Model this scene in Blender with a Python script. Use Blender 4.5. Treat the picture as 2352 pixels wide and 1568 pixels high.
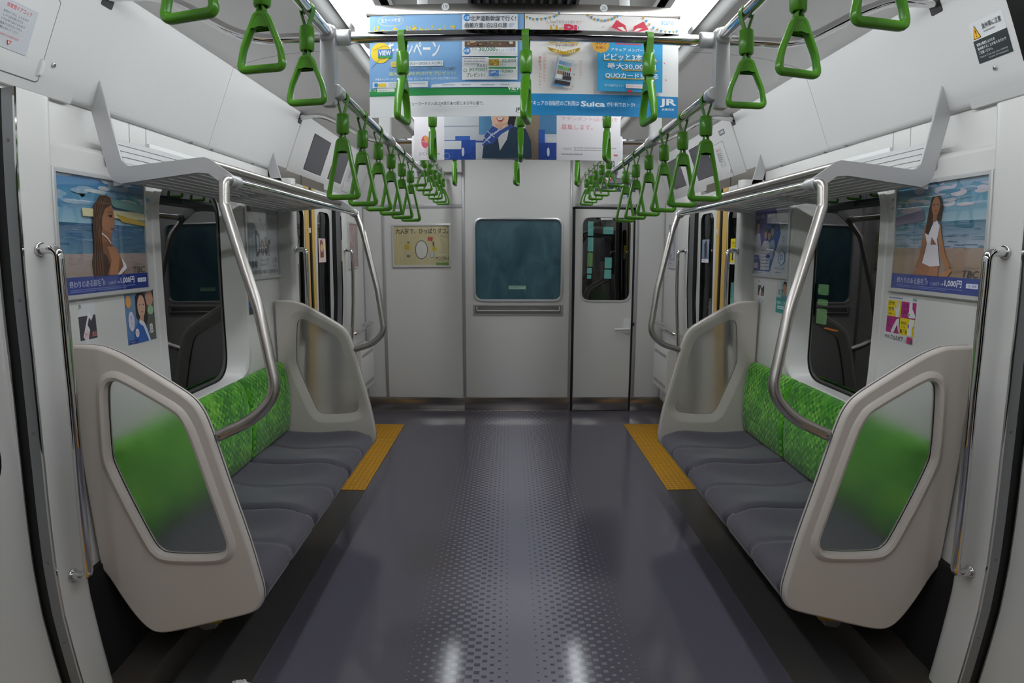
import bpy, bmesh, math, random
from mathutils import Vector, Matrix

for o in list(bpy.data.objects):
    bpy.data.objects.remove(o, do_unlink=True)
SC = bpy.context.scene
COL = SC.collection
PI = math.pi
random.seed(7)

# ---------------------------------------------------------------- camera
cd = bpy.data.cameras.new('camera')
cam = bpy.data.objects.new('camera', cd)
COL.objects.link(cam)
cd.type = 'PANO'                                   # a wide lens with gentle barrel distortion
cd.panorama_type = 'FISHEYE_LENS_POLYNOMIAL'
cd.sensor_fit = 'HORIZONTAL'
cd.sensor_width = 36.0
cd.sensor_height = 24.0
cd.lens = 20.0
cd.fisheye_fov = math.radians(170)
cd.fisheye_polynomial_k0 = 0.0
cd.fisheye_polynomial_k1 = -0.05029165797158721
cd.fisheye_polynomial_k2 = -7.348440703263744e-07
cd.fisheye_polynomial_k3 = 2.5610693165206583e-05
cd.fisheye_polynomial_k4 = -4.2406735771505e-07
cd.clip_start = 0.02
cd.clip_end = 60
cam.matrix_world = (Matrix.Translation((-0.0497, 0.0, 1.4442)) @ Matrix.Rotation(-0.00616, 4, 'Z')
                    @ Matrix.Rotation(PI / 2 - 0.15374, 4, 'X') @ Matrix.Rotation(0.00199, 4, 'Z'))
SC.camera = cam

# ---------------------------------------------------------------- world, exposure
w = bpy.data.worlds.new('night')
SC.world = w
w.use_nodes = True
w.node_tree.nodes['Background'].inputs[0].default_value = (0.02, 0.03, 0.035, 1)
w.node_tree.nodes['Background'].inputs[1].default_value = 0.10
SC.view_settings.view_transform = 'Standard'
SC.view_settings.look = 'None'
SC.view_settings.gamma = 1
SC.view_settings.exposure = 0.0
SC.view_settings.use_curve_mapping = False
SC.cycles.max_bounces = 10
SC.cycles.diffuse_bounces = 5
SC.cycles.glossy_bounces = 5
SC.cycles.transmission_bounces = 8
SC.cycles.transparent_max_bounces = 10
SC.cycles.caustics_reflective = False
SC.cycles.caustics_refractive = False
SC.cycles.sample_clamp_indirect = 6
SC.cycles.use_denoising = True
LAMP = 19.0                                        # strength of the ceiling LED tubes

# ---------------------------------------------------------------- materials
def lin(c):
    if isinstance(c, str):
        c = c.lstrip('#')
        c = tuple(int(c[i:i + 2], 16) / 255 for i in (0, 2, 4))
    return tuple((x / 12.92 if x <= 0.04045 else ((x + 0.055) / 1.055) ** 2.4) for x in c) + (1.0,)

MATS = {}
def mat(name, color, rough=0.5, metal=0.0, spec=0.5, coat=0.0, bump=0.0, bscale=200.0, aniso=0.0, emit=None, estr=0.0):
    m = bpy.data.materials.new(name)
    m.use_nodes = True
    nt = m.node_tree
    b = nt.nodes['Principled BSDF']
    b.inputs['Base Color'].default_value = lin(color)
    b.inputs['Roughness'].default_value = rough
    b.inputs['Metallic'].default_value = metal
    b.inputs['Specular IOR Level'].default_value = spec
    b.inputs['Coat Weight'].default_value = coat
    b.inputs['Coat Roughness'].default_value = 0.08
    b.inputs['Anisotropic'].default_value = aniso
    if emit:
        b.inputs['Emission Color'].default_value = lin(emit)
        b.inputs['Emission Strength'].default_value = estr
    if bump:
        tc = nt.nodes.new('ShaderNodeTexCoord')
        n = nt.nodes.new('ShaderNodeTexNoise')
        n.inputs['Scale'].default_value = bscale
        n.inputs['Detail'].default_value = 3
        bp = nt.nodes.new('ShaderNodeBump')
        bp.inputs['Strength'].default_value = bump
        bp.inputs['Distance'].default_value = 0.002
        nt.links.new(tc.outputs['Object'], n.inputs['Vector'])
        nt.links.new(n.outputs['Fac'], bp.inputs['Height'])
        nt.links.new(bp.outputs['Normal'], b.inputs['Normal'])
    MATS[name] = m
    return m

def math_node(nt, op, a, b=None, c=None):
    n = nt.nodes.new('ShaderNodeMath')
    n.operation = op
    for i, v in enumerate((a, b, c)):
        if v is None:
            continue
        if isinstance(v, (int, float)):
            n.inputs[i].default_value = v
        else:
            nt.links.new(v, n.inputs[i])
    return n.outputs[0]

mat('white_panel', '#d2d1d0', 0.33, bump=0.03, bscale=90)
mat('white_wall', '#cfcecb', 0.30, bump=0.03, bscale=60)
mat('grey_ceiling', '#dcdad8', 0.45, bump=0.02, bscale=120)
mat('partition_white', '#c6beb7', 0.36)
mat('white_paint', '#dadada', 0.35)
mat('silver_paint', '#bcbcbe', 0.38, metal=0.35)
mat('seam_grey', '#6f6d74', 0.5)
mat('trim_grey', '#a5a3a5', 0.4, metal=0.3)
mat('chrome', '#d9d8d8', 0.06, metal=1.0)
mat('steel_satin', '#b9b4b0', 0.32, metal=1.0)
mat('steel_brushed', '#bcb6b0', 0.24, metal=1.0, aniso=0.6)
mat('aluminium', '#cfcfcf', 0.30, metal=0.45)
mat('aluminium_strip', '#8e9092', 0.45, metal=0.5)
mat('black_rubber', '#0c0c0d', 0.55)
mat('unlit_black', '#0b0a0a', 0.85)  # near-black base: lack of light put into the colour
mat('black_plastic', '#101012', 0.25)
mat('green_plastic', '#4f8f1f', 0.25, spec=0.5)
mat('green_belt', '#508a24', 0.5)
mat('screen_grey', '#4b4b50', 0.22)  # black screen lifted to grey: mirrored bright side put into the base colour
mat('reflector_white', '#979795', 0.4)
mat('floor_strip', '#4d4b4a', 0.25, bump=0.05, bscale=400)
mat('heater_brown', '#4a443f', 0.45, metal=0.3, bump=0.05)
mat('yellow_chock', '#c99a12', 0.5)
mat('grey_chock', '#8a8788', 0.5)
mat('paper_white', '#e2e4e4', 0.7)
mat('louvre_grey', '#55524f', 0.45, metal=0.3)
mat('yellow_edge', '#cba75a', 0.5)
mat('recess_grey', '#75716d', 0.5)
mat('wood_dark', '#625a50', 0.5)
mat('sign_teal', '#7fd6d0', 0.5, emit='#8fe6de', estr=0.8)
mat('sign_green', '#9fdc8a', 0.5, emit='#a8e39a', estr=0.55)
mat('lamp_glow', '#ffffff', 0.4, emit='#f6fbff', estr=LAMP)
mat('orange_glow', '#ff8a20', 0.5, emit='#ff8420', estr=0.8)
mat('warm_glow', '#ffc37a', 0.5, emit='#ffb765', estr=2.0)

def mat_floor():
    m = bpy.data.materials.new('floor_vinyl')
    m.use_nodes = True
    nt = m.node_tree
    b = nt.nodes['Principled BSDF']
    L = nt.links.new
    tc = nt.nodes.new('ShaderNodeTexCoord')
    sp = nt.nodes.new('ShaderNodeSeparateXYZ')
    L(tc.outputs['Object'], sp.inputs[0])
    X, Y = sp.outputs[0], sp.outputs[1]
    ax = math_node(nt, 'ABSOLUTE', X)
    cw, ch = 0.0268, 0.0205
    u = math_node(nt, 'ADD', math_node(nt, 'DIVIDE', math_node(nt, 'SUBTRACT', ax, 0.0416), cw), 20.0)
    v = math_node(nt, 'ADD', math_node(nt, 'DIVIDE', Y, ch), 2000.0)
    iu, iv = math_node(nt, 'FLOOR', u), math_node(nt, 'FLOOR', v)
    par = math_node(nt, 'MODULO', math_node(nt, 'ADD', iu, iv), 2.0)
    du = math_node(nt, 'ABSOLUTE', math_node(nt, 'SUBTRACT', math_node(nt, 'FRACT', u), 0.5))
    dv = math_node(nt, 'ABSOLUTE', math_node(nt, 'SUBTRACT', math_node(nt, 'FRACT', v), 0.5))
    d = math_node(nt, 'MAXIMUM', du, dv)
    xc = math_node(nt, 'MULTIPLY_ADD', math_node(nt, 'SUBTRACT', iu, 19.5), cw, 0.0416)
    def mr(a, b0, c, e):
        n = nt.nodes.new('ShaderNodeMapRange')
        L(xc, n.inputs[0])
        for i, q in enumerate((a, b0, c, e)):
            n.inputs[i + 1].default_value = q
        return n.outputs[0]
    sd = mr(0.03, 0.21, 0.10, 0.5)
    sl = mr(0.20, 0.43, 0.5, 0.07)
    darkcell = math_node(nt, 'GREATER_THAN', d, sd)          # even cells: light outside the dark dash
    lightcell = math_node(nt, 'LESS_THAN', d, sl)            # odd cells: light inside the light dash
    inner = math_node(nt, 'GREATER_THAN', xc, 0.045)
    outer = math_node(nt, 'LESS_THAN', xc, 0.44)
    mixc = nt.nodes.new('ShaderNodeMix')
    mixc.data_type = 'FLOAT'
    L(par, mixc.inputs[0]); L(darkcell, mixc.inputs[2]); L(lightcell, mixc.inputs[3])
    val = mixc.outputs[0]
    far_in = math_node(nt, 'LESS_THAN', xc, 0.2)
    # odd cells towards the middle stay light, even cells towards the rim stay dark
    val = math_node(nt, 'MULTIPLY', val, outer)
    val = math_node(nt, 'MAXIMUM', val, math_node(nt, 'SUBTRACT', 1.0, inner))
    no = nt.nodes.new('ShaderNodeTexNoise')
    no.inputs['Scale'].default_value = 420
    L(tc.outputs['Object'], no.inputs['Vector'])
    cm = nt.nodes.new('ShaderNodeMix'); cm.data_type = 'RGBA'
    cm.inputs[6].default_value = lin('#5f5c67'); cm.inputs[7].default_value = lin('#8a8794')
    L(val, cm.inputs[0])
    c2 = nt.nodes.new('ShaderNodeMix'); c2.data_type = 'RGBA'; c2.blend_type = 'OVERLAY'
    c2.inputs[0].default_value = 0.25
    L(cm.outputs[2], c2.inputs[6]); L(no.outputs['Fac'], c2.inputs[7])
    L(c2.outputs[2], b.inputs['Base Color'])
    n2 = nt.nodes.new('ShaderNodeTexNoise'); n2.inputs['Scale'].default_value = 3.0; n2.inputs['Detail'].default_value = 4
    L(tc.outputs['Object'], n2.inputs['Vector'])
    r = nt.nodes.new('ShaderNodeMapRange')
    r.inputs[3].default_value = 0.06; r.inputs[4].default_value = 0.13
    b.inputs['Specular IOR Level'].default_value = 0.7
    L(n2.outputs['Fac'], r.inputs[0]); L(r.outputs[0], b.inputs['Roughness'])
    bp = nt.nodes.new('ShaderNodeBump'); bp.inputs['Strength'].default_value = 0.05; bp.inputs['Distance'].default_value = 0.001
    L(no.outputs['Fac'], bp.inputs['Height']); L(bp.outputs['Normal'], b.inputs['Normal'])
    MATS['floor_vinyl'] = m
mat_floor()

def mat_green_fabric():
    m = bpy.data.materials.new('green_fabric')
    m.use_nodes = True
    nt = m.node_tree; L = nt.links.new
    b = nt.nodes['Principled BSDF']
    tc = nt.nodes.new('ShaderNodeTexCoord')
    mp = nt.nodes.new('ShaderNodeMapping')
    L(tc.outputs['Object'], mp.inputs[0])
    sp = nt.nodes.new('ShaderNodeSeparateXYZ'); L(mp.outputs[0], sp.inputs[0])
    Y, Z = sp.outputs[1], sp.outputs[2]
    s = 0.0165
    u = math_node(nt, 'FLOOR', math_node(nt, 'DIVIDE', Y, s))
    v = math_node(nt, 'FLOOR', math_node(nt, 'DIVIDE', Z, s))
    par = math_node(nt, 'ABSOLUTE', math_node(nt, 'MODULO', math_node(nt, 'ADD', u, v), 2.0))
    cb = nt.nodes.new('ShaderNodeCombineXYZ'); L(u, cb.inputs[0]); L(v, cb.inputs[1])
    wn = nt.nodes.new('ShaderNodeTexWhiteNoise'); wn.noise_dimensions = '2D'; L(cb.outputs[0], wn.inputs['Vector'])
    big = nt.nodes.new('ShaderNodeTexNoise'); big.inputs['Scale'].default_value = 7; L(tc.outputs['Object'], big.inputs['Vector'])
    f = math_node(nt, 'ADD', math_node(nt, 'MULTIPLY', wn.outputs['Value'], 0.42), math_node(nt, 'MULTIPLY', par, 0.26))
    f = math_node(nt, 'ADD', f, math_node(nt, 'MULTIPLY', math_node(nt, 'SUBTRACT', big.outputs['Fac'], 0.5), 0.9))
    cr = nt.nodes.new('ShaderNodeValToRGB')
    cr.color_ramp.elements[0].color = lin('#247404'); cr.color_ramp.elements[0].position = 0.12
    cr.color_ramp.elements[1].color = lin('#98d650'); cr.color_ramp.elements[1].position = 0.85
    e = cr.color_ramp.elements.new(0.45); e.color = lin('#54ac14')
    L(f, cr.inputs[0]); L(cr.outputs[0], b.inputs['Base Color'])
    b.inputs['Roughness'].default_value = 0.85
    b.inputs['Sheen Weight'].default_value = 0.25
    n = nt.nodes.new('ShaderNodeTexNoise'); n.inputs['Scale'].default_value = 900; L(tc.outputs['Object'], n.inputs['Vector'])
    bp = nt.nodes.new('ShaderNodeBump'); bp.inputs['Strength'].default_value = 0.25; bp.inputs['Distance'].default_value = 0.002
    L(n.outputs['Fac'], bp.inputs['Height']); L(bp.outputs['Normal'], b.inputs['Normal'])
    MATS['green_fabric'] = m
mat_green_fabric()

def mat_grey_fabric():
    m = bpy.data.materials.new('grey_fabric')
    m.use_nodes = True
    nt = m.node_tree; L = nt.links.new
    b = nt.nodes['Principled BSDF']
    tc = nt.nodes.new('ShaderNodeTexCoord')
    sp = nt.nodes.new('ShaderNodeSeparateXYZ'); L(tc.outputs['Object'], sp.inputs[0])
    a = math_node(nt, 'SINE', math_node(nt, 'MULTIPLY', sp.outputs[0], 900.0))
    c = math_node(nt, 'SINE', math_node(nt, 'MULTIPLY', sp.outputs[1], 900.0))
    f = math_node(nt, 'MULTIPLY_ADD', math_node(nt, 'MULTIPLY', a, c), 0.5, 0.5)
    cr = nt.nodes.new('ShaderNodeValToRGB')
    cr.color_ramp.elements[0].color = lin('#34313b'); cr.color_ramp.elements[1].color = lin('#504c59')
    L(f, cr.inputs[0]); L(cr.outputs[0], b.inputs['Base Color'])
    b.inputs['Roughness'].default_value = 0.75
    b.inputs['Sheen Weight'].default_value = 0.3
    bp = nt.nodes.new('ShaderNodeBump'); bp.inputs['Strength'].default_value = 0.4; bp.inputs['Distance'].default_value = 0.001
    L(f, bp.inputs['Height']); L(bp.outputs['Normal'], b.inputs['Normal'])
    MATS['grey_fabric'] = m
mat_grey_fabric()

def mat_tactile():
    m = bpy.data.materials.new('tactile_yellow')
    m.use_nodes = True
    nt = m.node_tree; L = nt.links.new
    b = nt.nodes['Principled BSDF']
    tc = nt.nodes.new('ShaderNodeTexCoord')
    br = nt.nodes.new('ShaderNodeTexBrick')
    br.inputs['Scale'].default_value = 1.0
    br.inputs['Brick Width'].default_value = 0.032; br.inputs['Row Height'].default_value = 0.032
    br.inputs['Mortar Size'].default_value = 0.003
    br.offset = 0.0
    br.inputs['Color1'].default_value = lin('#d49a12'); br.inputs['Color2'].default_value = lin('#cc930f'); br.inputs['Mortar'].default_value = lin('#a87608')
    L(tc.outputs['Object'], br.inputs['Vector']); L(br.outputs['Color'], b.inputs['Base Color'])
    b.inputs['Roughness'].default_value = 0.5
    bp = nt.nodes.new('ShaderNodeBump'); bp.invert = True; bp.inputs['Strength'].default_value = 0.5; bp.inputs['Distance'].default_value = 0.003
    L(br.outputs['Fac'], bp.inputs['Height']); L(bp.outputs['Normal'], b.inputs['Normal'])
    MATS['tactile_yellow'] = m
mat_tactile()

def mat_glass(name, tint, refl=1.0):
    m = bpy.data.materials.new(name)
    m.use_nodes = True
    nt = m.node_tree; L = nt.links.new
    nt.nodes.remove(nt.nodes['Principled BSDF'])
    out = nt.nodes['Material Output']
    tr = nt.nodes.new('ShaderNodeBsdfTransparent'); tr.inputs[0].default_value = lin(tint)
    gl = nt.nodes.new('ShaderNodeBsdfGlossy'); gl.inputs[0].default_value = (refl, refl, refl, 1); gl.inputs['Roughness'].default_value = 0.01
    ge = nt.nodes.new('ShaderNodeNewGeometry')
    dt = nt.nodes.new('ShaderNodeVectorMath'); dt.operation = 'DOT_PRODUCT'
    L(ge.outputs['Normal'], dt.inputs[0]); L(ge.outputs['Incoming'], dt.inputs[1])
    c = math_node(nt, 'SUBTRACT', 1.0, math_node(nt, 'ABSOLUTE', dt.outputs['Value']))
    fres = math_node(nt, 'MULTIPLY_ADD', math_node(nt, 'POWER', c, 4.0), 0.91, 0.09)
    mx = nt.nodes.new('ShaderNodeMixShader')
    L(fres, mx.inputs[0]); L(tr.outputs[0], mx.inputs[1]); L(gl.outputs[0], mx.inputs[2])
    L(mx.outputs[0], out.inputs[0])
    MATS[name] = m
mat_glass('dark_glass', '#777f7c')
mat_glass('clear_cover', '#f4f6f6')

def mat_frosted():
    m = bpy.data.materials.new('frosted_glass')
    m.use_nodes = True
    nt = m.node_tree
    b = nt.nodes['Principled BSDF']
    b.inputs['Base Color'].default_value = lin('#f0f2f0')
    b.inputs['Roughness'].default_value = 0.34
    b.inputs['IOR'].default_value = 1.25
    b.inputs['Transmission Weight'].default_value = 1.0
    MATS['frosted_glass'] = m
mat_frosted()

def mat_blind():
    m = bpy.data.materials.new('teal_blind')
    m.use_nodes = True
    nt = m.node_tree; L = nt.links.new
    b = nt.nodes['Principled BSDF']
    tc = nt.nodes.new('ShaderNodeTexCoord')
    mp = nt.nodes.new('ShaderNodeMapping'); mp.inputs['Scale'].default_value = (3.5, 1, 1.6)
    L(tc.outputs['Object'], mp.inputs[0])
    n = nt.nodes.new('ShaderNodeTexNoise'); n.inputs['Scale'].default_value = 1.6; n.inputs['Detail'].default_value = 5; n.inputs['Distortion'].default_value = 0.8
    L(mp.outputs[0], n.inputs['Vector'])
    cr = nt.nodes.new('ShaderNodeValToRGB')
    cr.color_ramp.elements[0].color = lin('#2c4854'); cr.color_ramp.elements[0].position = 0.25
    cr.color_ramp.elements[1].color = lin('#50707a'); cr.color_ramp.elements[1].position = 0.75
    L(n.outputs['Fac'], cr.inputs[0]); L(cr.outputs[0], b.inputs['Base Color'])
    bp = nt.nodes.new('ShaderNodeBump'); bp.inputs['Strength'].default_value = 0.2; bp.inputs['Distance'].default_value = 0.02
    L(n.outputs['Fac'], bp.inputs['Height']); L(bp.outputs['Normal'], b.inputs['Normal'])
    b.inputs['Roughness'].default_value = 0.2
    MATS['teal_blind'] = m
mat_blind()

def mat_print(name, rough, coat=0.0):
    m = bpy.data.materials.new(name)
    m.use_nodes = True
    nt = m.node_tree
    b = nt.nodes['Principled BSDF']
    a = nt.nodes.new('ShaderNodeAttribute'); a.attribute_name = 'ink'
    nt.links.new(a.outputs['Color'], b.inputs['Base Color'])
    b.inputs['Roughness'].default_value = rough
    b.inputs['Coat Weight'].default_value = coat
    b.inputs['Coat Roughness'].default_value = 0.05
    MATS[name] = m
mat_print('print_paper', 0.55)
mat_print('print_gloss', 0.35, 0.35)

# ---------------------------------------------------------------- mesh helpers
def new(): return bmesh.new()

def link(name, bm, mats, parent=None, sharp=38.0, smooth=True, recalc=True):
    """bmesh (world coordinates) -> one mesh object, its origin at its parent's place."""
    if recalc:
        bmesh.ops.recalc_face_normals(bm, faces=bm.faces)
    if parent is not None:
        pos = parent.get('_at')
        if pos is not None:
            bmesh.ops.translate(bm, verts=bm.verts, vec=-Vector(pos))
    if smooth:
        lim = math.radians(sharp)
        for f in bm.faces: f.smooth = True
        for e in bm.edges:
            if len(e.link_faces) == 2 and e.calc_face_angle(0) > lim: e.smooth = False
    me = bpy.data.meshes.new(name)
    bm.to_mesh(me); bm.free()
    if not isinstance(mats, (list, tuple)): mats = [mats]
    for m in mats: me.materials.append(MATS[m])
    o = bpy.data.objects.new(name, me)
    COL.objects.link(o)
    if parent is not None:
        o.parent = parent
        o['_at'] = parent.get('_at', (0, 0, 0))
    return o

def tag(o, label=None, cat=None, group=None, kind=None):
    if label: o['label'] = label
    if cat: o['category'] = cat
    if group: o['group'] = group
    if kind: o['kind'] = kind
    return o

def thing(name, label, cat, at=(0, 0, 0), group=None, kind=None):
    o = bpy.data.objects.new(name, None)
    COL.objects.link(o)
    o.location = at
    o.empty_display_size = 0.05
    o['_at'] = tuple(at)
    return tag(o, label, cat, group, kind)

def struct(name, bm, mats, parent=None, **k):
    o = link(name, bm, mats, parent, **k)
    if parent is None: o['kind'] = 'structure'
    return o

def box(bm, x0, y0, z0, x1, y1, z1, bevel=0.0, seg=2, mi=0):
    a, b = Vector((min(x0, x1), min(y0, y1), min(z0, z1))), Vector((max(x0, x1), max(y0, y1), max(z0, z1)))
    r = bmesh.ops.create_cube(bm, size=1.0)
    vs = r['verts']
    c, s = (a + b) / 2, b - a
    for v in vs: v.co = Vector((v.co.x * s.x, v.co.y * s.y, v.co.z * s.z)) + c
    fs = set(f for v in vs for f in v.link_faces)
    for f in fs: f.material_index = mi
    if bevel:
        es = set(e for v in vs for e in v.link_edges)
        r = bmesh.ops.bevel(bm, geom=list(es), offset=bevel, segments=seg, affect='EDGES', profile=0.5)
        for f in r['faces']: f.material_index = mi

def fillet(pts, r, n=6, closed=False):
    """Round the corners of a polyline (2-D or 3-D)."""
    P = [Vector(p) for p in pts]
    out = []
    N = len(P)
    for i, p in enumerate(P):
        if not closed and i in (0, N - 1):
            out.append(p.copy()); continue
        a, b = P[i - 1] - p, P[(i + 1) % N] - p
        rr = r[i] if isinstance(r, (list, tuple)) else r
        la, lb = a.length, b.length
        if rr <= 0 or la < 1e-6 or lb < 1e-6:
            out.append(p.copy()); continue
        ang = a.angle(b)
        d = min(rr / max(math.tan(ang / 2), 1e-3), la * 0.48, lb * 0.48)
        s, e = p + a * (d / la), p + b * (d / lb)
        for k in range(n + 1):
            t = k / n
            out.append(s * (1 - t) ** 2 + p * (2 * t * (1 - t)) + e * t ** 2)
    return out

def tube(bm, pts, r, seg=14, closed=False, caps=True, mi=0):
    P = [Vector(p) for p in pts]
    N = len(P)
    def tan(i):
        if closed: return (P[(i + 1) % N] - P[i - 1]).normalized()
        return (P[min(i + 1, N - 1)] - P[max(i - 1, 0)]).normalized()
    t0 = tan(0)
    n = t0.orthogonal().normalized()
    rings = []
    for i in range(N):
        t = tan(i)
        n = (n - t * n.dot(t)).normalized()
        b = t.cross(n)
        rr = r[i] if isinstance(r, (list, tuple)) else r
        rings.append([bm.verts.new(P[i] + (n * math.cos(2 * PI * k / seg) + b * math.sin(2 * PI * k / seg)) * rr) for k in range(seg)])
    for i in range(N if closed else N - 1):
        A, B = rings[i], rings[(i + 1) % N]
        for k in range(seg):
            bm.faces.new((A[k], A[(k + 1) % seg], B[(k + 1) % seg], B[k])).material_index = mi
    if caps and not closed:
        bm.faces.new(rings[0][::-1]).material_index = mi
        bm.faces.new(rings[-1]).material_index = mi

def cyl(bm, a, b, r, seg=20, mi=0, bevel=0.0):
    a, b = Vector(a), Vector(b)
    d = (b - a).normalized()
    if bevel:
        tube(bm, [a, a + d * 1e-4, a + d * bevel * 0.4, a + d * bevel, b - d * bevel, b - d * bevel * 0.4, b - d * 1e-4, b],
             [r - bevel, r - bevel, r - bevel * 0.3, r, r, r - bevel * 0.3, r - bevel, r - bevel], seg, mi=mi)
    else:
        tube(bm, [a, b], r, seg, mi=mi)

def loft(bm, rings, closed=True, mi=0, mis=None):
    R = [[bm.verts.new(p) for p in ring] for ring in rings]
    n = len(R[0])
    for i in range(len(R) - 1):
        for k in range(n if closed else n - 1):
            f = bm.faces.new((R[i][k], R[i][(k + 1) % n], R[i + 1][(k + 1) % n], R[i + 1][k]))
            f.material_index = mis[i] if mis else mi
    return R

def prism(bm, poly, fn, d0, d1, mi=0, bevel=0.0):
    """poly: 2-D outline; fn(u, v, d) -> 3-D point."""
    a = [bm.verts.new(fn(u, v, d0)) for u, v in poly]
    b = [bm.verts.new(fn(u, v, d1)) for u, v in poly]
    n = len(poly)
    fs = [bm.faces.new(a), bm.faces.new(b[::-1])]
    for k in range(n):
        fs.append(bm.faces.new((a[k], b[k], b[(k + 1) % n], a[(k + 1) % n])))
    for f in fs: f.material_index = mi
    if bevel:
        es = set(e for f in fs[:2] for e in f.edges)
        r = bmesh.ops.bevel(bm, geom=list(es), offset=bevel, segments=2, affect='EDGES')
        for f in r['faces']: f.material_index = mi

def rrect(u0, v0, u1, v1, r, n=6):
    return [(p.x, p.y) for p in fillet([(u0, v0), (u1, v0), (u1, v1), (u0, v1)], r, n, True)]

def holed(bm, outer, hole, fn, mi=0):
    """Flat face with a hole, through fn(u, v) -> 3-D."""
    es = []
    for ring in (outer, hole):
        vs = [bm.verts.new(fn(u, v)) for u, v in ring]
        for k in range(len(vs)): es.append(bm.edges.new((vs[k], vs[(k + 1) % len(vs)])))
    r = bmesh.ops.triangle_fill(bm, edges=es, use_beauty=True, use_dissolve=False)
    for f in r['geom']:
        if isinstance(f, bmesh.types.BMFace): f.material_index = mi

def star(outline, c, n):
    """Resample a star-shaped outline at n even angles round c."""
    out = []
    M = len(outline)
    for k in range(n):
        a = 2 * PI * k / n
        d = Vector((math.cos(a), math.sin(a)))
        best = None
        for i in range(M):
            p, q = Vector(outline[i]) - Vector(c), Vector(outline[(i + 1) % M]) - Vector(c)
            e = q - p
            den = d.x * e.y - d.y * e.x
            if abs(den) < 1e-9: continue
            t = (p.x * e.y - p.y * e.x) / den
            s = (p.x * d.y - p.y * d.x) / den
            if t > 0 and -1e-6 <= s <= 1 + 1e-6 and (best is None or t > best): best = t
        out.append(Vector(c) + d * (best or 0))
    return out

def offset(ring, d):
    """Move a closed 2-D ring inwards by d (counter-clockwise ring)."""
    n = len(ring)
    out = []
    for i in range(n):
        t = (ring[(i + 1) % n] - ring[i - 1]).normalized()
        out.append(ring[i] + Vector((-t.y, t.x)) * d)
    return out

def dup(root, loc, rotz=None):
    r = root.copy()
    COL.objects.link(r)
    r.location = loc
    if rotz is not None: r.rotation_euler = (0, 0, rotz)
    for ch in list(root.children):
        c = ch.copy(); COL.objects.link(c); c.parent = r
        for g in list(ch.children):
            d = g.copy(); COL.objects.link(d); d.parent = c
    return r

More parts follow.
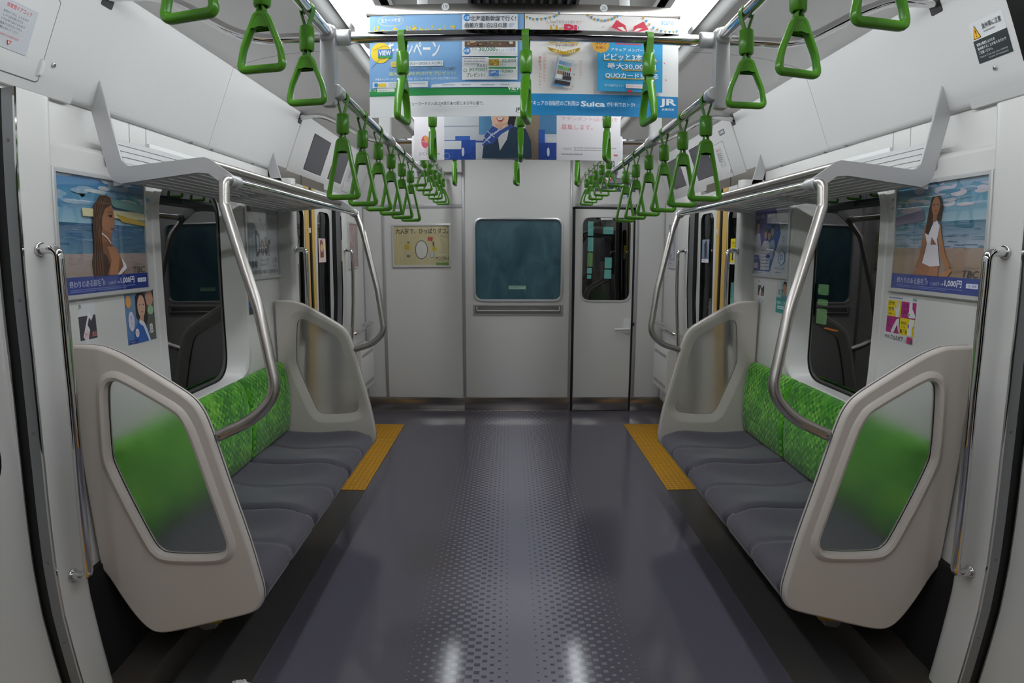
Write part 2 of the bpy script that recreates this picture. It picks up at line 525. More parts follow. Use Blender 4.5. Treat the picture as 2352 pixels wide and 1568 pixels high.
# ---------------------------------------------------------------- printed sheets
class Print:
    """A printed sheet: flat shapes and lettering in one mesh, ink colours as an attribute. u to the right, v down, 0..1."""
    def __init__(s, origin, U, V, w, h, base='#ffffff', thick=0.0012, step=0.00022):
        s.o, s.U, s.V, s.w, s.h = Vector(origin), Vector(U).normalized(), Vector(V).normalized(), w, h
        s.N = s.V.cross(s.U).normalized()
        s.bm = bmesh.new()
        s.lay = s.bm.loops.layers.float_color.new('ink')
        s.k, s.step = 0, step
        c = lin(base)
        q = [(0, 0), (1, 0), (1, 1), (0, 1)]
        f = [s.bm.verts.new(s.p(u, v, 0)) for u, v in q]
        b = [s.bm.verts.new(s.p(u, v, -thick)) for u, v in q]
        fs = [s.bm.faces.new(f[::-1]), s.bm.faces.new(b)]
        for i in range(4): fs.append(s.bm.faces.new((f[i], f[(i + 1) % 4], b[(i + 1) % 4], b[i])))
        for x in fs:
            for l in x.loops: l[s.lay] = c
    def p(s, u, v, d): return s.o + s.U * (u * s.w) + s.V * (v * s.h) + s.N * d
    def up(s, n=1): s.k += n
    def poly(s, pts, col):
        s.k += 1
        vs = [s.bm.verts.new(s.p(u, v, s.k * s.step)) for u, v in pts]
        try: f = s.bm.faces.new(vs)
        except ValueError: return
        cs = [lin(c) for c in col] if isinstance(col, (list, tuple)) and not isinstance(col[0], float) else [lin(col)] * len(vs)
        for l in f.loops: l[s.lay] = cs[vs.index(l.vert)]
    def rect(s, u0, v0, u1, v1, col, col2=None):
        s.poly([(u0, v0), (u1, v0), (u1, v1), (u0, v1)], col if col2 is None else [col, col, col2, col2])
    def ell(s, u, v, ru, rv, col, n=28, rot=0.0):
        ps = []
        for i in range(n):
            a = 2 * PI * i / n
            x, y = math.cos(a) * ru * s.w, math.sin(a) * rv * s.h
            ps.append((u + (x * math.cos(rot) - y * math.sin(rot)) / s.w, v + (x * math.sin(rot) + y * math.cos(rot)) / s.h))
        s.poly(ps, col)
    def ring(s, u, v, ru, rv, t, col, n=32):
        s.k += 1
        c = lin(col)
        A, B = [], []
        for i in range(n):
            a = 2 * PI * i / n
            A.append(s.bm.verts.new(s.p(u + math.cos(a) * ru, v + math.sin(a) * rv, s.k * s.step)))
            B.append(s.bm.verts.new(s.p(u + math.cos(a) * (ru - t / s.w), v + math.sin(a) * (rv - t / s.h), s.k * s.step)))
        for i in range(n):
            f = s.bm.faces.new((A[i], A[(i + 1) % n], B[(i + 1) % n], B[i]))
            for l in f.loops: l[s.lay] = c
    def line(s, pts, t, col):
        """Stroke of width t metres."""
        s.k += 1
        c = lin(col)
        for (a, b), (d, e) in zip(pts[:-1], pts[1:]):
            p, q = Vector((a * s.w, b * s.h)), Vector((d * s.w, e * s.h))
            if (q - p).length < 1e-7: continue
            n = (q - p).normalized(); n = Vector((-n.y, n.x)) * t / 2
            f = s.bm.faces.new([s.bm.verts.new(s.p(x.x / s.w, x.y / s.h, s.k * s.step)) for x in (p + n, q + n, q - n, p - n)])
            for l in f.loops: l[s.lay] = c
    def text(s, body, u0, v0, u1, v1, col, bold=0.012, vertical=False, shear=0.0, keep=False):
        """Lettering fitted into the box (u0, v0)-(u1, v1)."""
        s.k += 1
        cu = bpy.data.curves.new('t', 'FONT')
        cu.body = '\n'.join(body) if vertical else body
        cu.offset = bold
        cu.resolution_u = 2
        cu.shear = shear
        cu.align_x = 'CENTER' if vertical else 'LEFT'
        o = bpy.data.objects.new('t', cu)
        COL.objects.link(o)
        bpy.context.view_layer.update()
        dg = bpy.context.evaluated_depsgraph_get()
        me = bpy.data.meshes.new_from_object(o.evaluated_get(dg))
        bpy.data.objects.remove(o, do_unlink=True)
        bpy.data.curves.remove(cu)
        if not me.vertices: return
        xs = [v.co.x for v in me.vertices]; ys = [v.co.y for v in me.vertices]
        x0, x1, y0, y1 = min(xs), max(xs), min(ys), max(ys)
        dx, dy = max(x1 - x0, 1e-5), max(y1 - y0, 1e-5)
        c = lin(col)
        vs = [s.bm.verts.new(s.p(u0 + (u1 - u0) * (v.co.x - x0) / dx, v1 - (v1 - v0) * (v.co.y - y0) / dy, s.k * s.step)) for v in me.vertices]
        for q in me.polygons:
            try: f = s.bm.faces.new([vs[i] for i in q.vertices])
            except ValueError: continue
            for l in f.loops: l[s.lay] = c
        bpy.data.meshes.remove(me)
    def greek(s, u0, v0, u1, v1, rows, col, fill=0.5, seed=1):
        """Rows of fine print too small to read: short marks."""
        rnd = random.Random(seed)
        s.k += 1
        c = lin(col)
        for r in range(rows):
            a = v0 + (v1 - v0) * (r + 0.5 - fill / 2) / rows; b = v0 + (v1 - v0) * (r + 0.5 + fill / 2) / rows
            u = u0
            end = u1 if r < rows - 1 else u0 + (u1 - u0) * rnd.uniform(0.6, 1)
            hh = (b - a) * s.h / s.w
            while u < end - hh * 0.5:
                wdt = hh * rnd.uniform(0.55, 1.0)
                f = s.bm.faces.new([s.bm.verts.new(s.p(x, y, s.k * s.step)) for x, y in ((u, a), (min(u + wdt, end), a), (min(u + wdt, end), b), (u, b))])
                for l in f.loops: l[s.lay] = c
                u += wdt + hh * 0.3
    def build(s, name, parent=None, m='print_paper'):
        return link(name, s.bm, m, parent, smooth=False, recalc=False)
# ================================================================ the car body
YB, YE = -4.0, 5.10          # from behind the photographer to the cab wall

bm = new()
box(bm, -1.45, YB, -0.06, 1.45, YE + 0.05, 0.0)
struct('floor', bm, 'floor_vinyl')
for i, s in enumerate((-1, 1)):
    bm = new()
    box(bm, s * 0.94, 1.2, 0.0, s * 1.34, 3.26, 0.002)
    struct('trim_%d' % (i + 1), bm, 'floor_strip')

# ceiling: louvred centre, grey panels, lamp troughs, coved sides
def ceil_half(s):
    pts = [(0.19, 2.345), (0.19, 2.33), (0.455, 2.33), (0.455, 2.322), (0.468, 2.322), (0.468, 2.37), (0.497, 2.37), (0.497, 2.322),
           (0.52, 2.322), (0.522, 2.333), (0.535, 2.352), (0.57, 2.36), (0.645, 2.36), (0.66, 2.35), (0.672, 2.33), (0.676, 2.338), (0.70, 2.337), (0.712, 2.328), (0.738, 2.327), (0.742, 2.336),
           (0.85, 2.338), (1.0, 2.334), (1.12, 2.322), (1.22, 2.302), (1.276, 2.286), (1.30, 2.29)]
    return [(s * x, z) for x, z in pts]
bm = new()
for s in (-1, 1):
    P = ceil_half(s)
    cells = [-4.0, -1.0, 0.5, 2.4985, 2.5015, 4.2, 5.1]
    for a, b in zip(cells[:-1], cells[1:]):
        lift = 0.004 if b - a < 0.01 else 0.0
        R = [[(x, y, z + (lift if abs(x) > 0.745 else 0)) for x, z in P] for y in (a, b)]
        loft(bm, R, closed=False, mi=0)
    for f in bm.faces:
        c = f.calc_center_median()
        if 0.46 < abs(c.x) < 0.50 and c.z > 2.34: f.material_index = 1
        elif 0.50 < abs(c.x) < 0.70 or 0.705 < abs(c.x) < 0.74: f.material_index = 2
        elif 2.498 < c.y < 2.502 and abs(c.x) > 0.745: f.material_index = 3
box(bm, -1.5, YB, 2.45, 1.5, YE, 2.48, mi=1)
struct('ceiling', bm, ['grey_ceiling', 'black_rubber', 'reflector_white', 'seam_grey'], recalc=False)

# air-conditioning louvre along the middle of the ceiling
bm = new()
for k in range(13):
    x = -0.186 + k * 0.031
    prism(bm, [(x - 0.005, 2.315), (x + 0.005, 2.315), (x + 0.008, 2.36), (x - 0.002, 2.36)], lambda u, v, d: (u, d, v), YB, YE)
box(bm, -0.2, YB, 2.365, 0.2, YE, 2.37)
v = link('ceiling_vent', bm, 'louvre_grey')
tag(v, 'long dark louvred air vent along the middle of the ceiling', 'vent')

# inclined overhead panels
SL = 0.366
def panx(z): return 1.274 + SL * (2.286 - z)
for i, (s, nm) in enumerate(((-1, 'left'), (1, 'right'))):
    bm = new()
    prof = [(1.272, 2.292), (panx(1.953), 1.953), (panx(1.943) + 0.001, 1.943), (panx(1.937) + 0.008, 1.937), (1.44, 1.937), (1.44, 2.292)]
    def seg(y0, y1, prof=prof, s=s, bm=bm):
        prism(bm, prof, lambda u, v, d: (s * u, d, v), y0, y1)
    seg(-4.0, 2.4985); seg(2.5015, 3.397)
    # the part over the door beside it sits a finger lower
    low = [(panx(1.96) - 0.0004, 1.96), (panx(1.936) - 0.001, 1.936), (panx(1.930), 1.930), (1.44, 1.930), (1.44, 1.96)]
    prism(bm, low, lambda u, v, d: (s * u, d, v), -4.0, 1.6435)
    prism(bm, [(panx(2.28) + 0.006, 2.28), (panx(1.95) + 0.006, 1.95), (1.43, 1.95), (1.43, 2.28)], lambda u, v, d, s=s: (s * u, d, v), 1.6, 3.41, mi=1)
    for yy in (2.375, 2.55, 2.99):
        cyl(bm, (s * 1.412, yy, 1.9375), (s * 1.412, yy, 1.934), 0.007, 10, mi=1)
    struct('trim_%d' % (3 + i), bm, ['white_panel', 'seam_grey'])

# side walls with the window opening
WIN_O = rrect(1.985, 0.835, 2.755, 1.765, 0.16, 8)
WIN_M = rrect(2.030, 0.846, 2.725, 1.755, 0.15, 8)
WIN_I = rrect(2.055, 0.858, 2.625, 1.745, 0.13, 8)
for i, (s, nm) in enumerate(((-1, 'left'), (1, 'right'))):
    bm = new()
    fn = lambda u, v, s=s: (s * 1.36, u, v)
    holed(bm, [(1.36, 0.0), (3.19, 0.0), (3.19, 1.78), (1.36, 1.78)], WIN_O, fn)
    # recess above the rack
    loft(bm, [[(s * 1.36, 1.3, 1.78), (s * 1.36, 3.2, 1.78)], [(s * 1.385, 1.3, 1.80), (s * 1.385, 3.2, 1.80)], [(s * 1.42, 1.3, 1.81), (s * 1.42, 3.2, 1.81)],
              [(s * 1.42, 1.3, 1.98), (s * 1.42, 3.2, 1.98)]], closed=False)
    # window surround: soft moulding, splayed reveal
    rings = [[(s * 1.36, u, v) for u, v in WIN_O], [(s * 1.356, u + (2.36 - u) * 0.012, v + (1.3 - v) * 0.008) for u, v in WIN_O],
             [(s * 1.356, u, v) for u, v in WIN_M], [(s * 1.366, u + (2.36 - u) * 0.03, v + (1.3 - v) * 0.02) for u, v in WIN_M], [(s * 1.425, u, v) for u, v in WIN_I]]
    loft(bm, rings)
    # wall beside the cab, and behind the photographer
    box(bm, s * 1.36, 4.15, 0.0, s * 1.42, YE, 1.915)
    box(bm, s * 1.30, YB, 0.0, s * 1.42, 0.10, 1.915)
    # corner seam strip at the cab wall
    box(bm, s * 1.352, YE - 0.022, 0.13, s * 1.362, YE - 0.006, 1.91, mi=1)
    # plain rail board above the rack
    box(bm, s * 1.405, 2.06, 1.815, s * 1.42, 3.05, 1.878, 0.002, mi=2)
    for yy in (2.12, 2.9):
        cyl(bm, (s * 1.406, yy, 1.85), (s * 1.4035, yy, 1.85), 0.007, 10, mi=1)
    # vertical joint lines
    for yy in (1.96, 2.062):
        box(bm, s * 1.4185, yy - 0.001, 1.83 if yy > 2 else 0.9, s * 1.4205, yy + 0.001, 1.97, mi=1)
    # outer skin behind, so that nothing leaks
    box(bm, s * 1.62, YB, 0.0, s * 1.64, YE, 2.4, mi=3) if False else None
    struct('wall_' + nm, bm, ['white_wall', 'trim_grey', 'white_paint', 'unlit_black'])
    # window pane: dark tinted glass with a black rubber rim
    bm = new()
    holed(bm, [(1.95, 0.80), (2.69, 0.80), (2.69, 1.80), (1.95, 1.80)], rrect(2.062, 0.865, 2.618, 1.738, 0.125, 8), lambda u, v, s=s: (s * 1.424, u, v), mi=0)
    vs = [bm.verts.new((s * 1.426, u, v)) for u, v in ((1.96, 0.81), (2.68, 0.81), (2.68, 1.79), (1.96, 1.79))]
    bm.faces.new(vs).material_index = 1
    struct('window_%d' % (i + 1), bm, ['black_rubber', 'dark_glass'], smooth=False, recalc=False)

# ---------------------------------------------------------------- cab wall
WX = [(-0.36, 0.433, 1.021, 1.765)]
bm = new()
fn = lambda u, v: (u, YE, v)
# left, middle and right panels, with the window and door openings
loft(bm, [[(-1.42, YE, 0.0), (-0.452, YE, 0.0)], [(-1.42, YE, 2.36), (-0.452, YE, 2.36)]], closed=False)
holed(bm, [(-0.452, 0.0), (0.541, 0.0), (0.541, 2.36), (-0.452, 2.36)], rrect(-0.352, 1.03, 0.425, 1.756, 0.07), fn)
loft(bm, [[(0.541, YE, 1.853), (1.074, YE, 1.853)], [(0.541, YE, 2.36), (1.074, YE, 2.36)]], closed=False)
loft(bm, [[(1.074, YE, 0.0), (1.42, YE, 0.0)], [(1.074, YE, 2.36), (1.42, YE, 2.36)]], closed=False)
struct('wall_end', bm, ['white_wall'], recalc=False)
bm = new()
for x0, x1, z0, z1 in ((-1.186, -1.158, 0.13, 1.87), (-0.466, -0.438, 0.13, 2.36), (-1.42, -0.466, 1.852, 1.888), (0.496, 0.516, 0.0, 2.36), (0.541, 1.10, 1.868, 1.895), (1.088, 1.118, 0.13, 1.895)):
    box(bm, x0, YE - 0.006, z0, x1, YE + 0.004, z1, 0.002)
struct('trim_5', bm, 'trim_grey')
bm = new()
for x0, x1 in ((-1.36, -0.454), (-0.450, 0.512), (1.088, 1.36)):
    box(bm, x0, YE - 0.012, 0.0, x1, YE, 0.132, 0.002)
for k in range(9):
    for zz in (0.07,):
        x = -1.25 + k * 0.2
        cyl(bm, (x, YE - 0.0115, zz), (x, YE - 0.0135, zz), 0.004, 8)
box(bm, -1.36, YE - 0.018, 0.0, 0.512, YE - 0.01, 0.007)
struct('baseboard_end', bm, 'steel_brushed')
for i, s in enumerate((-1, 1)):
    bm = new()
    box(bm, s * 1.345, 4.3, 0.0, s * 1.36, YE, 0.135, 0.002)
    struct('baseboard_' + ('left', 'right')[i], bm, 'steel_brushed')

# cab window with its blind
bm = new()
outer = rrect(-0.366, 1.016, 0.439, 1.770, 0.085, 8)
r1 = rrect(-0.362, 1.020, 0.435, 1.766, 0.08, 8); r2 = rrect(-0.352, 1.03, 0.425, 1.756, 0.07, 8); r3 = rrect(-0.345, 1.038, 0.418, 1.748, 0.065, 8)
loft(bm, [[(u, YE, v) for u, v in outer], [(u, YE - 0.014, v) for u, v in r1], [(u, YE - 0.016, v) for u, v in r2], [(u, YE - 0.006, v) for u, v in r3], [(u, YE + 0.02, v) for u, v in r3]])
wnd = struct('window_3', bm, 'aluminium')
bm = new()
bm.faces.new([bm.verts.new((u, YE + 0.012, v)) for u, v in rrect(-0.35, 1.03, 0.425, 1.755, 0.07, 8)])
o = struct('glass', bm, 'teal_blind', wnd, smooth=False)
pr = Print((-0.055, YE + 0.0105, 1.166), (1, 0, 0), (0, 0, -1), 0.165, 0.04, '#2c4a4a')
pr.rect(0.03, 0.1, 0.97, 0.9, '#8fb8a4')
pr.greek(0.08, 0.25, 0.92, 0.75, 2, '#4d7466')
pr.build('sticker', wnd)
# recess with a bar under the cab window
bm = new()
o_ = rrect(-0.372, 0.892, 0.442, 0.990, 0.004, 2); i_ = rrect(-0.352, 0.908, 0.424, 0.978, 0.003, 2)
loft(bm, [[(u, YE, v) for u, v in o_], [(u, YE - 0.006, v) for u, v in o_], [(u, YE - 0.006, v) for u, v in i_], [(u, YE + 0.03, v) for u, v in i_]])
bm.faces.new([bm.verts.new((u, YE - 0.0005, v)) for u, v in i_])
t = thing('wall_recess', 'shallow steel recess with a towel-like bar under the teal cab window', 'recess', (0.035, YE - 0.03, 0.94))
link('frame', bm, 'trim_grey', t)
bm = new(); box(bm, -0.351, YE - 0.0015, 0.909, 0.423, YE - 0.0008, 0.977)
link('back_panel', bm, 'recess_grey', t)
bm = new()
tube(bm, fillet([(-0.335, YE - 0.0, 0.972), (-0.335, YE - 0.02, 0.972), (-0.335, YE - 0.022, 0.937), (0.408, YE - 0.022, 0.937), (0.408, YE - 0.02, 0.972), (0.408, YE - 0.0, 0.972)], 0.012, 4), 0.0045, 8)
link('bar', bm, 'aluminium', t)

# cab door
bm = new()
holed(bm, [(0.545, 0.006), (1.068, 0.006), (1.068, 1.846), (0.545, 1.846)], rrect(0.612, 1.034, 1.045, 1.772, 0.075, 8), lambda u, v: (u, YE - 0.004, v))
loft(bm, [[(u, YE - 0.004, v) for u, v in ((0.545, 0.006), (1.068, 0.006), (1.068, 1.846), (0.545, 1.846))], [(u, YE + 0.04, v) for u, v in ((0.545, 0.006), (1.068, 0.006), (1.068, 1.846), (0.545, 1.846))]])
door = struct('door_5', bm, 'white_wall')
bm = new()
A = rrect(0.596, 1.016, 1.061, 1.788, 0.09, 8); B = rrect(0.612, 1.034, 1.045, 1.772, 0.075, 8)
loft(bm, [[(u, YE - 0.004, v) for u, v in A], [(u, YE - 0.013, v) for u, v in offset([Vector(p) for p in A], 0.004)], [(u, YE - 0.013, v) for u, v in offset([Vector(p) for p in B], -0.002)], [(u, YE + 0.012, v) for u, v in B]])
struct('window_frame', bm, 'aluminium', door)
bm = new()
bm.faces.new([bm.verts.new((u, YE + 0.008, v)) for u, v in B])
struct('glass', bm, 'dark_glass', door, smooth=False)
bm = new(); box(bm, 0.546, YE - 0.010, 0.006, 1.066, YE - 0.004, 0.132, 0.001)
struct('kick_plate', bm, 'steel_brushed', door)
bm = new()
prism(bm, rrect(1.0, 0.735, 1.062, 0.872, 0.012), lambda u, v, d: (u, d, v), YE - 0.014, YE - 0.004)
cyl(bm, (1.04, YE - 0.014, 0.777), (1.04, YE - 0.05, 0.777), 0.011)
tube(bm, fillet([(1.05, YE - 0.05, 0.777), (0.97, YE - 0.052, 0.775), (0.91, YE - 0.05, 0.772)], 0.02), 0.0105, 12)
struct('door_handle', bm, 'white_paint', door)
bm = new(); box(bm, 0.77, YE - 0.012, 1.752, 0.88, YE - 0.006, 1.768, 0.002)
struct('label_plate', bm, 'white_paint', door)
# dark joint round the door
bm = new()
for x0, x1, z0, z1 in ((0.520, 0.5445, 0.0, 1.86), (1.0685, 1.087, 0.0, 1.86), (0.52, 1.087, 1.8465, 1.866)):
    box(bm, x0, YE - 0.001, z0, x1, YE + 0.05, z1)
box(bm, 1.084, YE - 0.008, 0.80, 1.10, YE, 0.83)
struct('trim_6', bm, 'black_rubber')
# the unlit cab behind
bm = new()
box(bm, -1.5, YE + 0.045, -0.05, 0.52, YE + 0.06, 2.45)
box(bm, 1.10, YE + 0.045, -0.05, 1.6, YE + 0.06, 2.45)
struct('wall_cab', bm, 'unlit_black')

# no-smoking sign over the cab door
pr = Print((0.69, YE - 0.004, 2.176), (1, 0, 0), (0, 0, -1), 0.388, 0.172, '#8b8b90')
pr.rect(0, 0.56, 1, 1, '#4b4d57')
pr.ell(0.37, 0.27, 0.088, 0.2, '#d23a4a'); pr.ell(0.37, 0.27, 0.068, 0.155, '#f4f0ee')
pr.rect(0.325, 0.24, 0.415, 0.29, '#222226')
pr.line([(0.32, 0.15), (0.42, 0.39)], 0.006, '#d23a4a')
pr.text('車内禁煙', 0.56, 0.12, 0.92, 0.34, '#f0f0f2')
pr.greek(0.08, 0.62, 0.3, 0.86, 2, '#d8d8dc')
pr.text('クハ', 0.46, 0.64, 0.66, 0.9, '#f2f2f4')
pr.text('234-3', 0.70, 0.64, 0.97, 0.9, '#f2f2f4')
o = pr.build('no_smoking_sign')
tag(o, 'grey no-smoking and car number sign above the cab door', 'sign')
for x0, x1, c, lb in ((0.945, 0.985, '#b9b9bd', 'small grey square sticker under the no-smoking sign'), (0.99, 1.045, '#c9cdd2', 'small pale sticker with a blue disc under the no-smoking sign')):
    pr = Print((x0, YE - 0.003, 1.985), (1, 0, 0), (0, 0, -1), x1 - x0, 0.042, c)
    if x0 > 0.95: pr.ell(0.5, 0.5, 0.3, 0.36, '#3f7fc4')
    tag(pr.build('sticker'), lb, 'sticker')

# projecting cover high on the cab wall
bm = new(); box(bm, -0.72, YE - 0.10, 2.155, -0.462, YE, 2.40, 0.006)
tag(link('equipment_cover', bm, 'white_panel'), 'white box cover high on the cab wall behind the left straps', 'cover')

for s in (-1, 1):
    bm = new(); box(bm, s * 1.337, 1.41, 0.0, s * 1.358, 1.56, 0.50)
    struct('trim_%d' % (30 + (s + 1) // 2), bm, 'unlit_black')  # added near-black sheet: shade behind the bench end put into its colour
# ---------------------------------------------------------------- door pillars, doors
ZS = [0.0, 0.15, 0.3, 0.45, 0.6, 0.75, 0.9, 1.05, 1.2, 1.5, 1.8, 1.88]
def face_x(z):
    t = [(0.0, 1.305), (0.25, 1.314), (0.45, 1.318), (0.6, 1.311), (0.77, 1.296), (0.94, 1.280), (1.15, 1.267), (1.4, 1.265), (2.2, 1.268)]
    for (a, p), (b, q) in zip(t[:-1], t[1:]):
        if z <= b: return p + (q - p) * (z - a) / (b - a)
    return 1.268
def sweep(bm, cross, s, zs=ZS, mi=0):
    """cross: (x offset from the pillar face, y) outline, swept up the curved body side."""
    R = [[(s * (face_x(z) + dx), y, z) for dx, y in cross] for z in zs]
    V = loft(bm, R, mi=mi)
    bm.faces.new(V[0][::-1]).material_index = mi
    bm.faces.new(V[-1]).material_index = mi
n = 7
for s in (-1, 1):
    for y0, y1, reveal in ((1.283, 1.41, -1), (3.165, 3.228, 1), (4.125, 4.27, -1)):
        bm = new()
        c = [(p.x, p.y) for p in fillet([(0.0, y0), (0.0, y1), (0.13, y1), (0.13, y0)], [0.006 if reveal < 0 else 0.03, 0.006 if reveal > 0 else 0.03, 0.0, 0.0], 4, True)]
        sweep(bm, c, s)
        struct('trim_%d' % n, bm, 'white_wall'); n += 1
        # steel strip with screws on the reveal, thin bright bead, black seal
        bm = new()
        ya, yb = (y0 - 0.004, y0) if reveal < 0 else (y1, y1 + 0.004)
        sweep(bm, [(0.008, ya), (0.008, yb), (0.042, yb), (0.042, ya)], s, mi=0)
        sweep(bm, [(0.0, ya - 0.002), (0.0, yb), (0.006, yb), (0.006, ya - 0.002)], s, mi=1)
        sweep(bm, [(0.043, ya + 0.03 * (-reveal) * 0), (0.043, yb), (0.075, yb), (0.075, ya)], s, mi=2)
        for zz in (0.36, 0.62, 1.0, 1.35, 1.75):
            fx = face_x(zz) + 0.025
            yy = ya if reveal < 0 else yb
            cyl(bm, (s * fx, yy, zz), (s * fx, yy + 0.0015 * reveal, zz), 0.0045, 10, mi=3)
        struct('trim_%d' % n, bm, ['aluminium_strip', 'chrome', 'black_rubber', 'seam_grey']); n += 1

ZL = [0.01, 0.15, 0.3, 0.45, 0.6, 0.75, 0.87]
def leaf_x(z): return face_x(z) + 0.07
def door_leaf(s, y0, y1, wy0, wy1, name, parent):
    """Sliding leaf: shell with a tall rounded window; yellow edging goes on separately."""
    bm = new()
    Z0, Z1 = 0.01, 1.88
    def fn(u, v): return (s * leaf_x(v), u, v)
    outer = [(y0, Z0)] + [(y1, Z0)] + [(y1, z) for z in (0.15, 0.3, 0.45, 0.6, 0.75, 0.9, 1.1)] + [(y1, Z1), (y0, Z1)] + [(y0, z) for z in (1.1, 0.9, 0.75, 0.6, 0.45, 0.3, 0.15)]
    win = rrect(wy0, 0.88, wy1, 1.74, 0.07, 6)
    # lower skin in bands, upper skin with the hole
    zs = [Z0, 0.15, 0.3, 0.45, 0.6, 0.75, 0.85]
    loft(bm, [[fn(y0, z), fn(y1, z)] for z in zs], closed=False)
    holed(bm, [(y0, 0.85), (y1, 0.85), (y1, Z1), (y0, Z1)], win, fn)
    loft(bm, [[fn(u, v) for u, v in outer], [(s * (leaf_x(v) + 0.035), u, v) for u, v in outer]])
    loft(bm, [[fn(u, v) for u, v in win], [(s * (leaf_x(v) + 0.02), u, v) for u, v in win]], mi=1)
    struct(name, bm, ['white_wall', 'black_rubber'], parent, recalc=False)
    bm = new()
    bm.faces.new([bm.verts.new((s * (leaf_x(v) + 0.012), u, v)) for u, v in win])
    struct('glass', bm, 'dark_glass', parent, smooth=False)

def yellow_edge(s, y0, y1, parent):
    bm = new()
    R = [[(s * (leaf_x(z) - 0.004), y0, z), (s * (leaf_x(z) - 0.004), y1, z), (s * (leaf_x(z) + 0.01), y1, z), (s * (leaf_x(z) + 0.01), y0, z)] for z in [0.01, 0.15, 0.3, 0.45, 0.6, 0.75, 0.9, 1.1, 1.88]]
    V = loft(bm, R); bm.faces.new(V[0]); bm.faces.new(V[-1])
    struct('yellow_edging', bm, 'yellow_edge', parent)

k = 1
for s in (-1, 1):
    for ya, ym, yb in ((3.232, 3.655, 4.12), (0.16, 0.72, 1.27)):
        d = bpy.data.objects.new('door_%d' % k, None); COL.objects.link(d); k += 1
        d['kind'] = 'structure'; d['_at'] = (0, 0, 0)
        door_leaf(s, ya, ym - 0.008, ya + 0.05, ym - 0.12, 'door_leaf', d)
        door_leaf(s, ym + 0.008, yb, ym + 0.12 if yb < 2 else ym + 0.14, yb - 0.06, 'door_leaf', d)
        yellow_edge(s, ym - 0.105, ym - 0.03, d); yellow_edge(s, ym + 0.03, ym + 0.085, d)
        bm = new()
        R = [[(s * (leaf_x(z) - 0.006), ym - 0.012, z), (s * (leaf_x(z) - 0.006), ym + 0.012, z), (s * (leaf_x(z) + 0.03), ym + 0.012, z), (s * (leaf_x(z) + 0.03), ym - 0.012, z)] for z in [0.01, 0.15, 0.3, 0.45, 0.6, 0.75, 0.9, 1.1, 1.88]]
        V = loft(bm, R); bm.faces.new(V[0]); bm.faces.new(V[-1])
        struct('door_seal', bm, 'black_rubber', d)
        # header above the leaves
        bm = new()
        box(bm, s * 1.39, ya, 1.875, s * 1.44, yb, 1.99, 0.002)
        box(bm, s * 1.389, ym - 0.006, 1.876, s * 1.40, ym + 0.006, 1.99, mi=1)
        struct('door_header', bm, ['wood_dark', 'black_rubber'], d)
# ================================================================ ceiling lamps
for s, side in ((-1, 'left'), (1, 'right')):
    for j, (y0, y1) in ((2, (-1.28, -0.08)), (3, (-0.04, 2.25)), (4, (2.33, 3.52)), (5, (3.60, 4.79))):
        where = ('first of the row behind', 'second of the row behind', 'just behind the viewer', 'ending at the front poster', 'behind the front poster', 'nearest the cab wall')[j]
        t = thing('ceiling_lamp', 'white LED tube lamp on the %s of the ceiling, %s' % (side, where), 'lamp', (s * 0.608, (y0 + y1) / 2, 2.36), 'ceiling LED tubes')
        bm = new(); cyl(bm, (s * 0.608, y0 + 0.02, 2.322), (s * 0.608, y1 - 0.012, 2.322), 0.029, 20)
        link('tube', bm, 'lamp_glow', t)
        for a, b in ((y0, y0 + 0.03), (y1 - 0.03, y1)):
            bm = new()
            pts = [(s * 0.608, a, 2.332), (s * 0.608, b, 2.332)]
            R = []
            for yy in (a, b):
                ring = [(s * 0.608 + 0.037 * math.cos(PI + PI * q / 12), yy, 2.322 + 0.037 * math.sin(PI + PI * q / 12)) for q in range(13)]
                ring += [(s * 0.608 + 0.037, yy, 2.365), (s * 0.608 - 0.037, yy, 2.365)]
                R.append(ring)
            V = loft(bm, R)
            bm.faces.new(V[0]); bm.faces.new(V[1])
            link('end_cap', bm, 'white_paint', t)

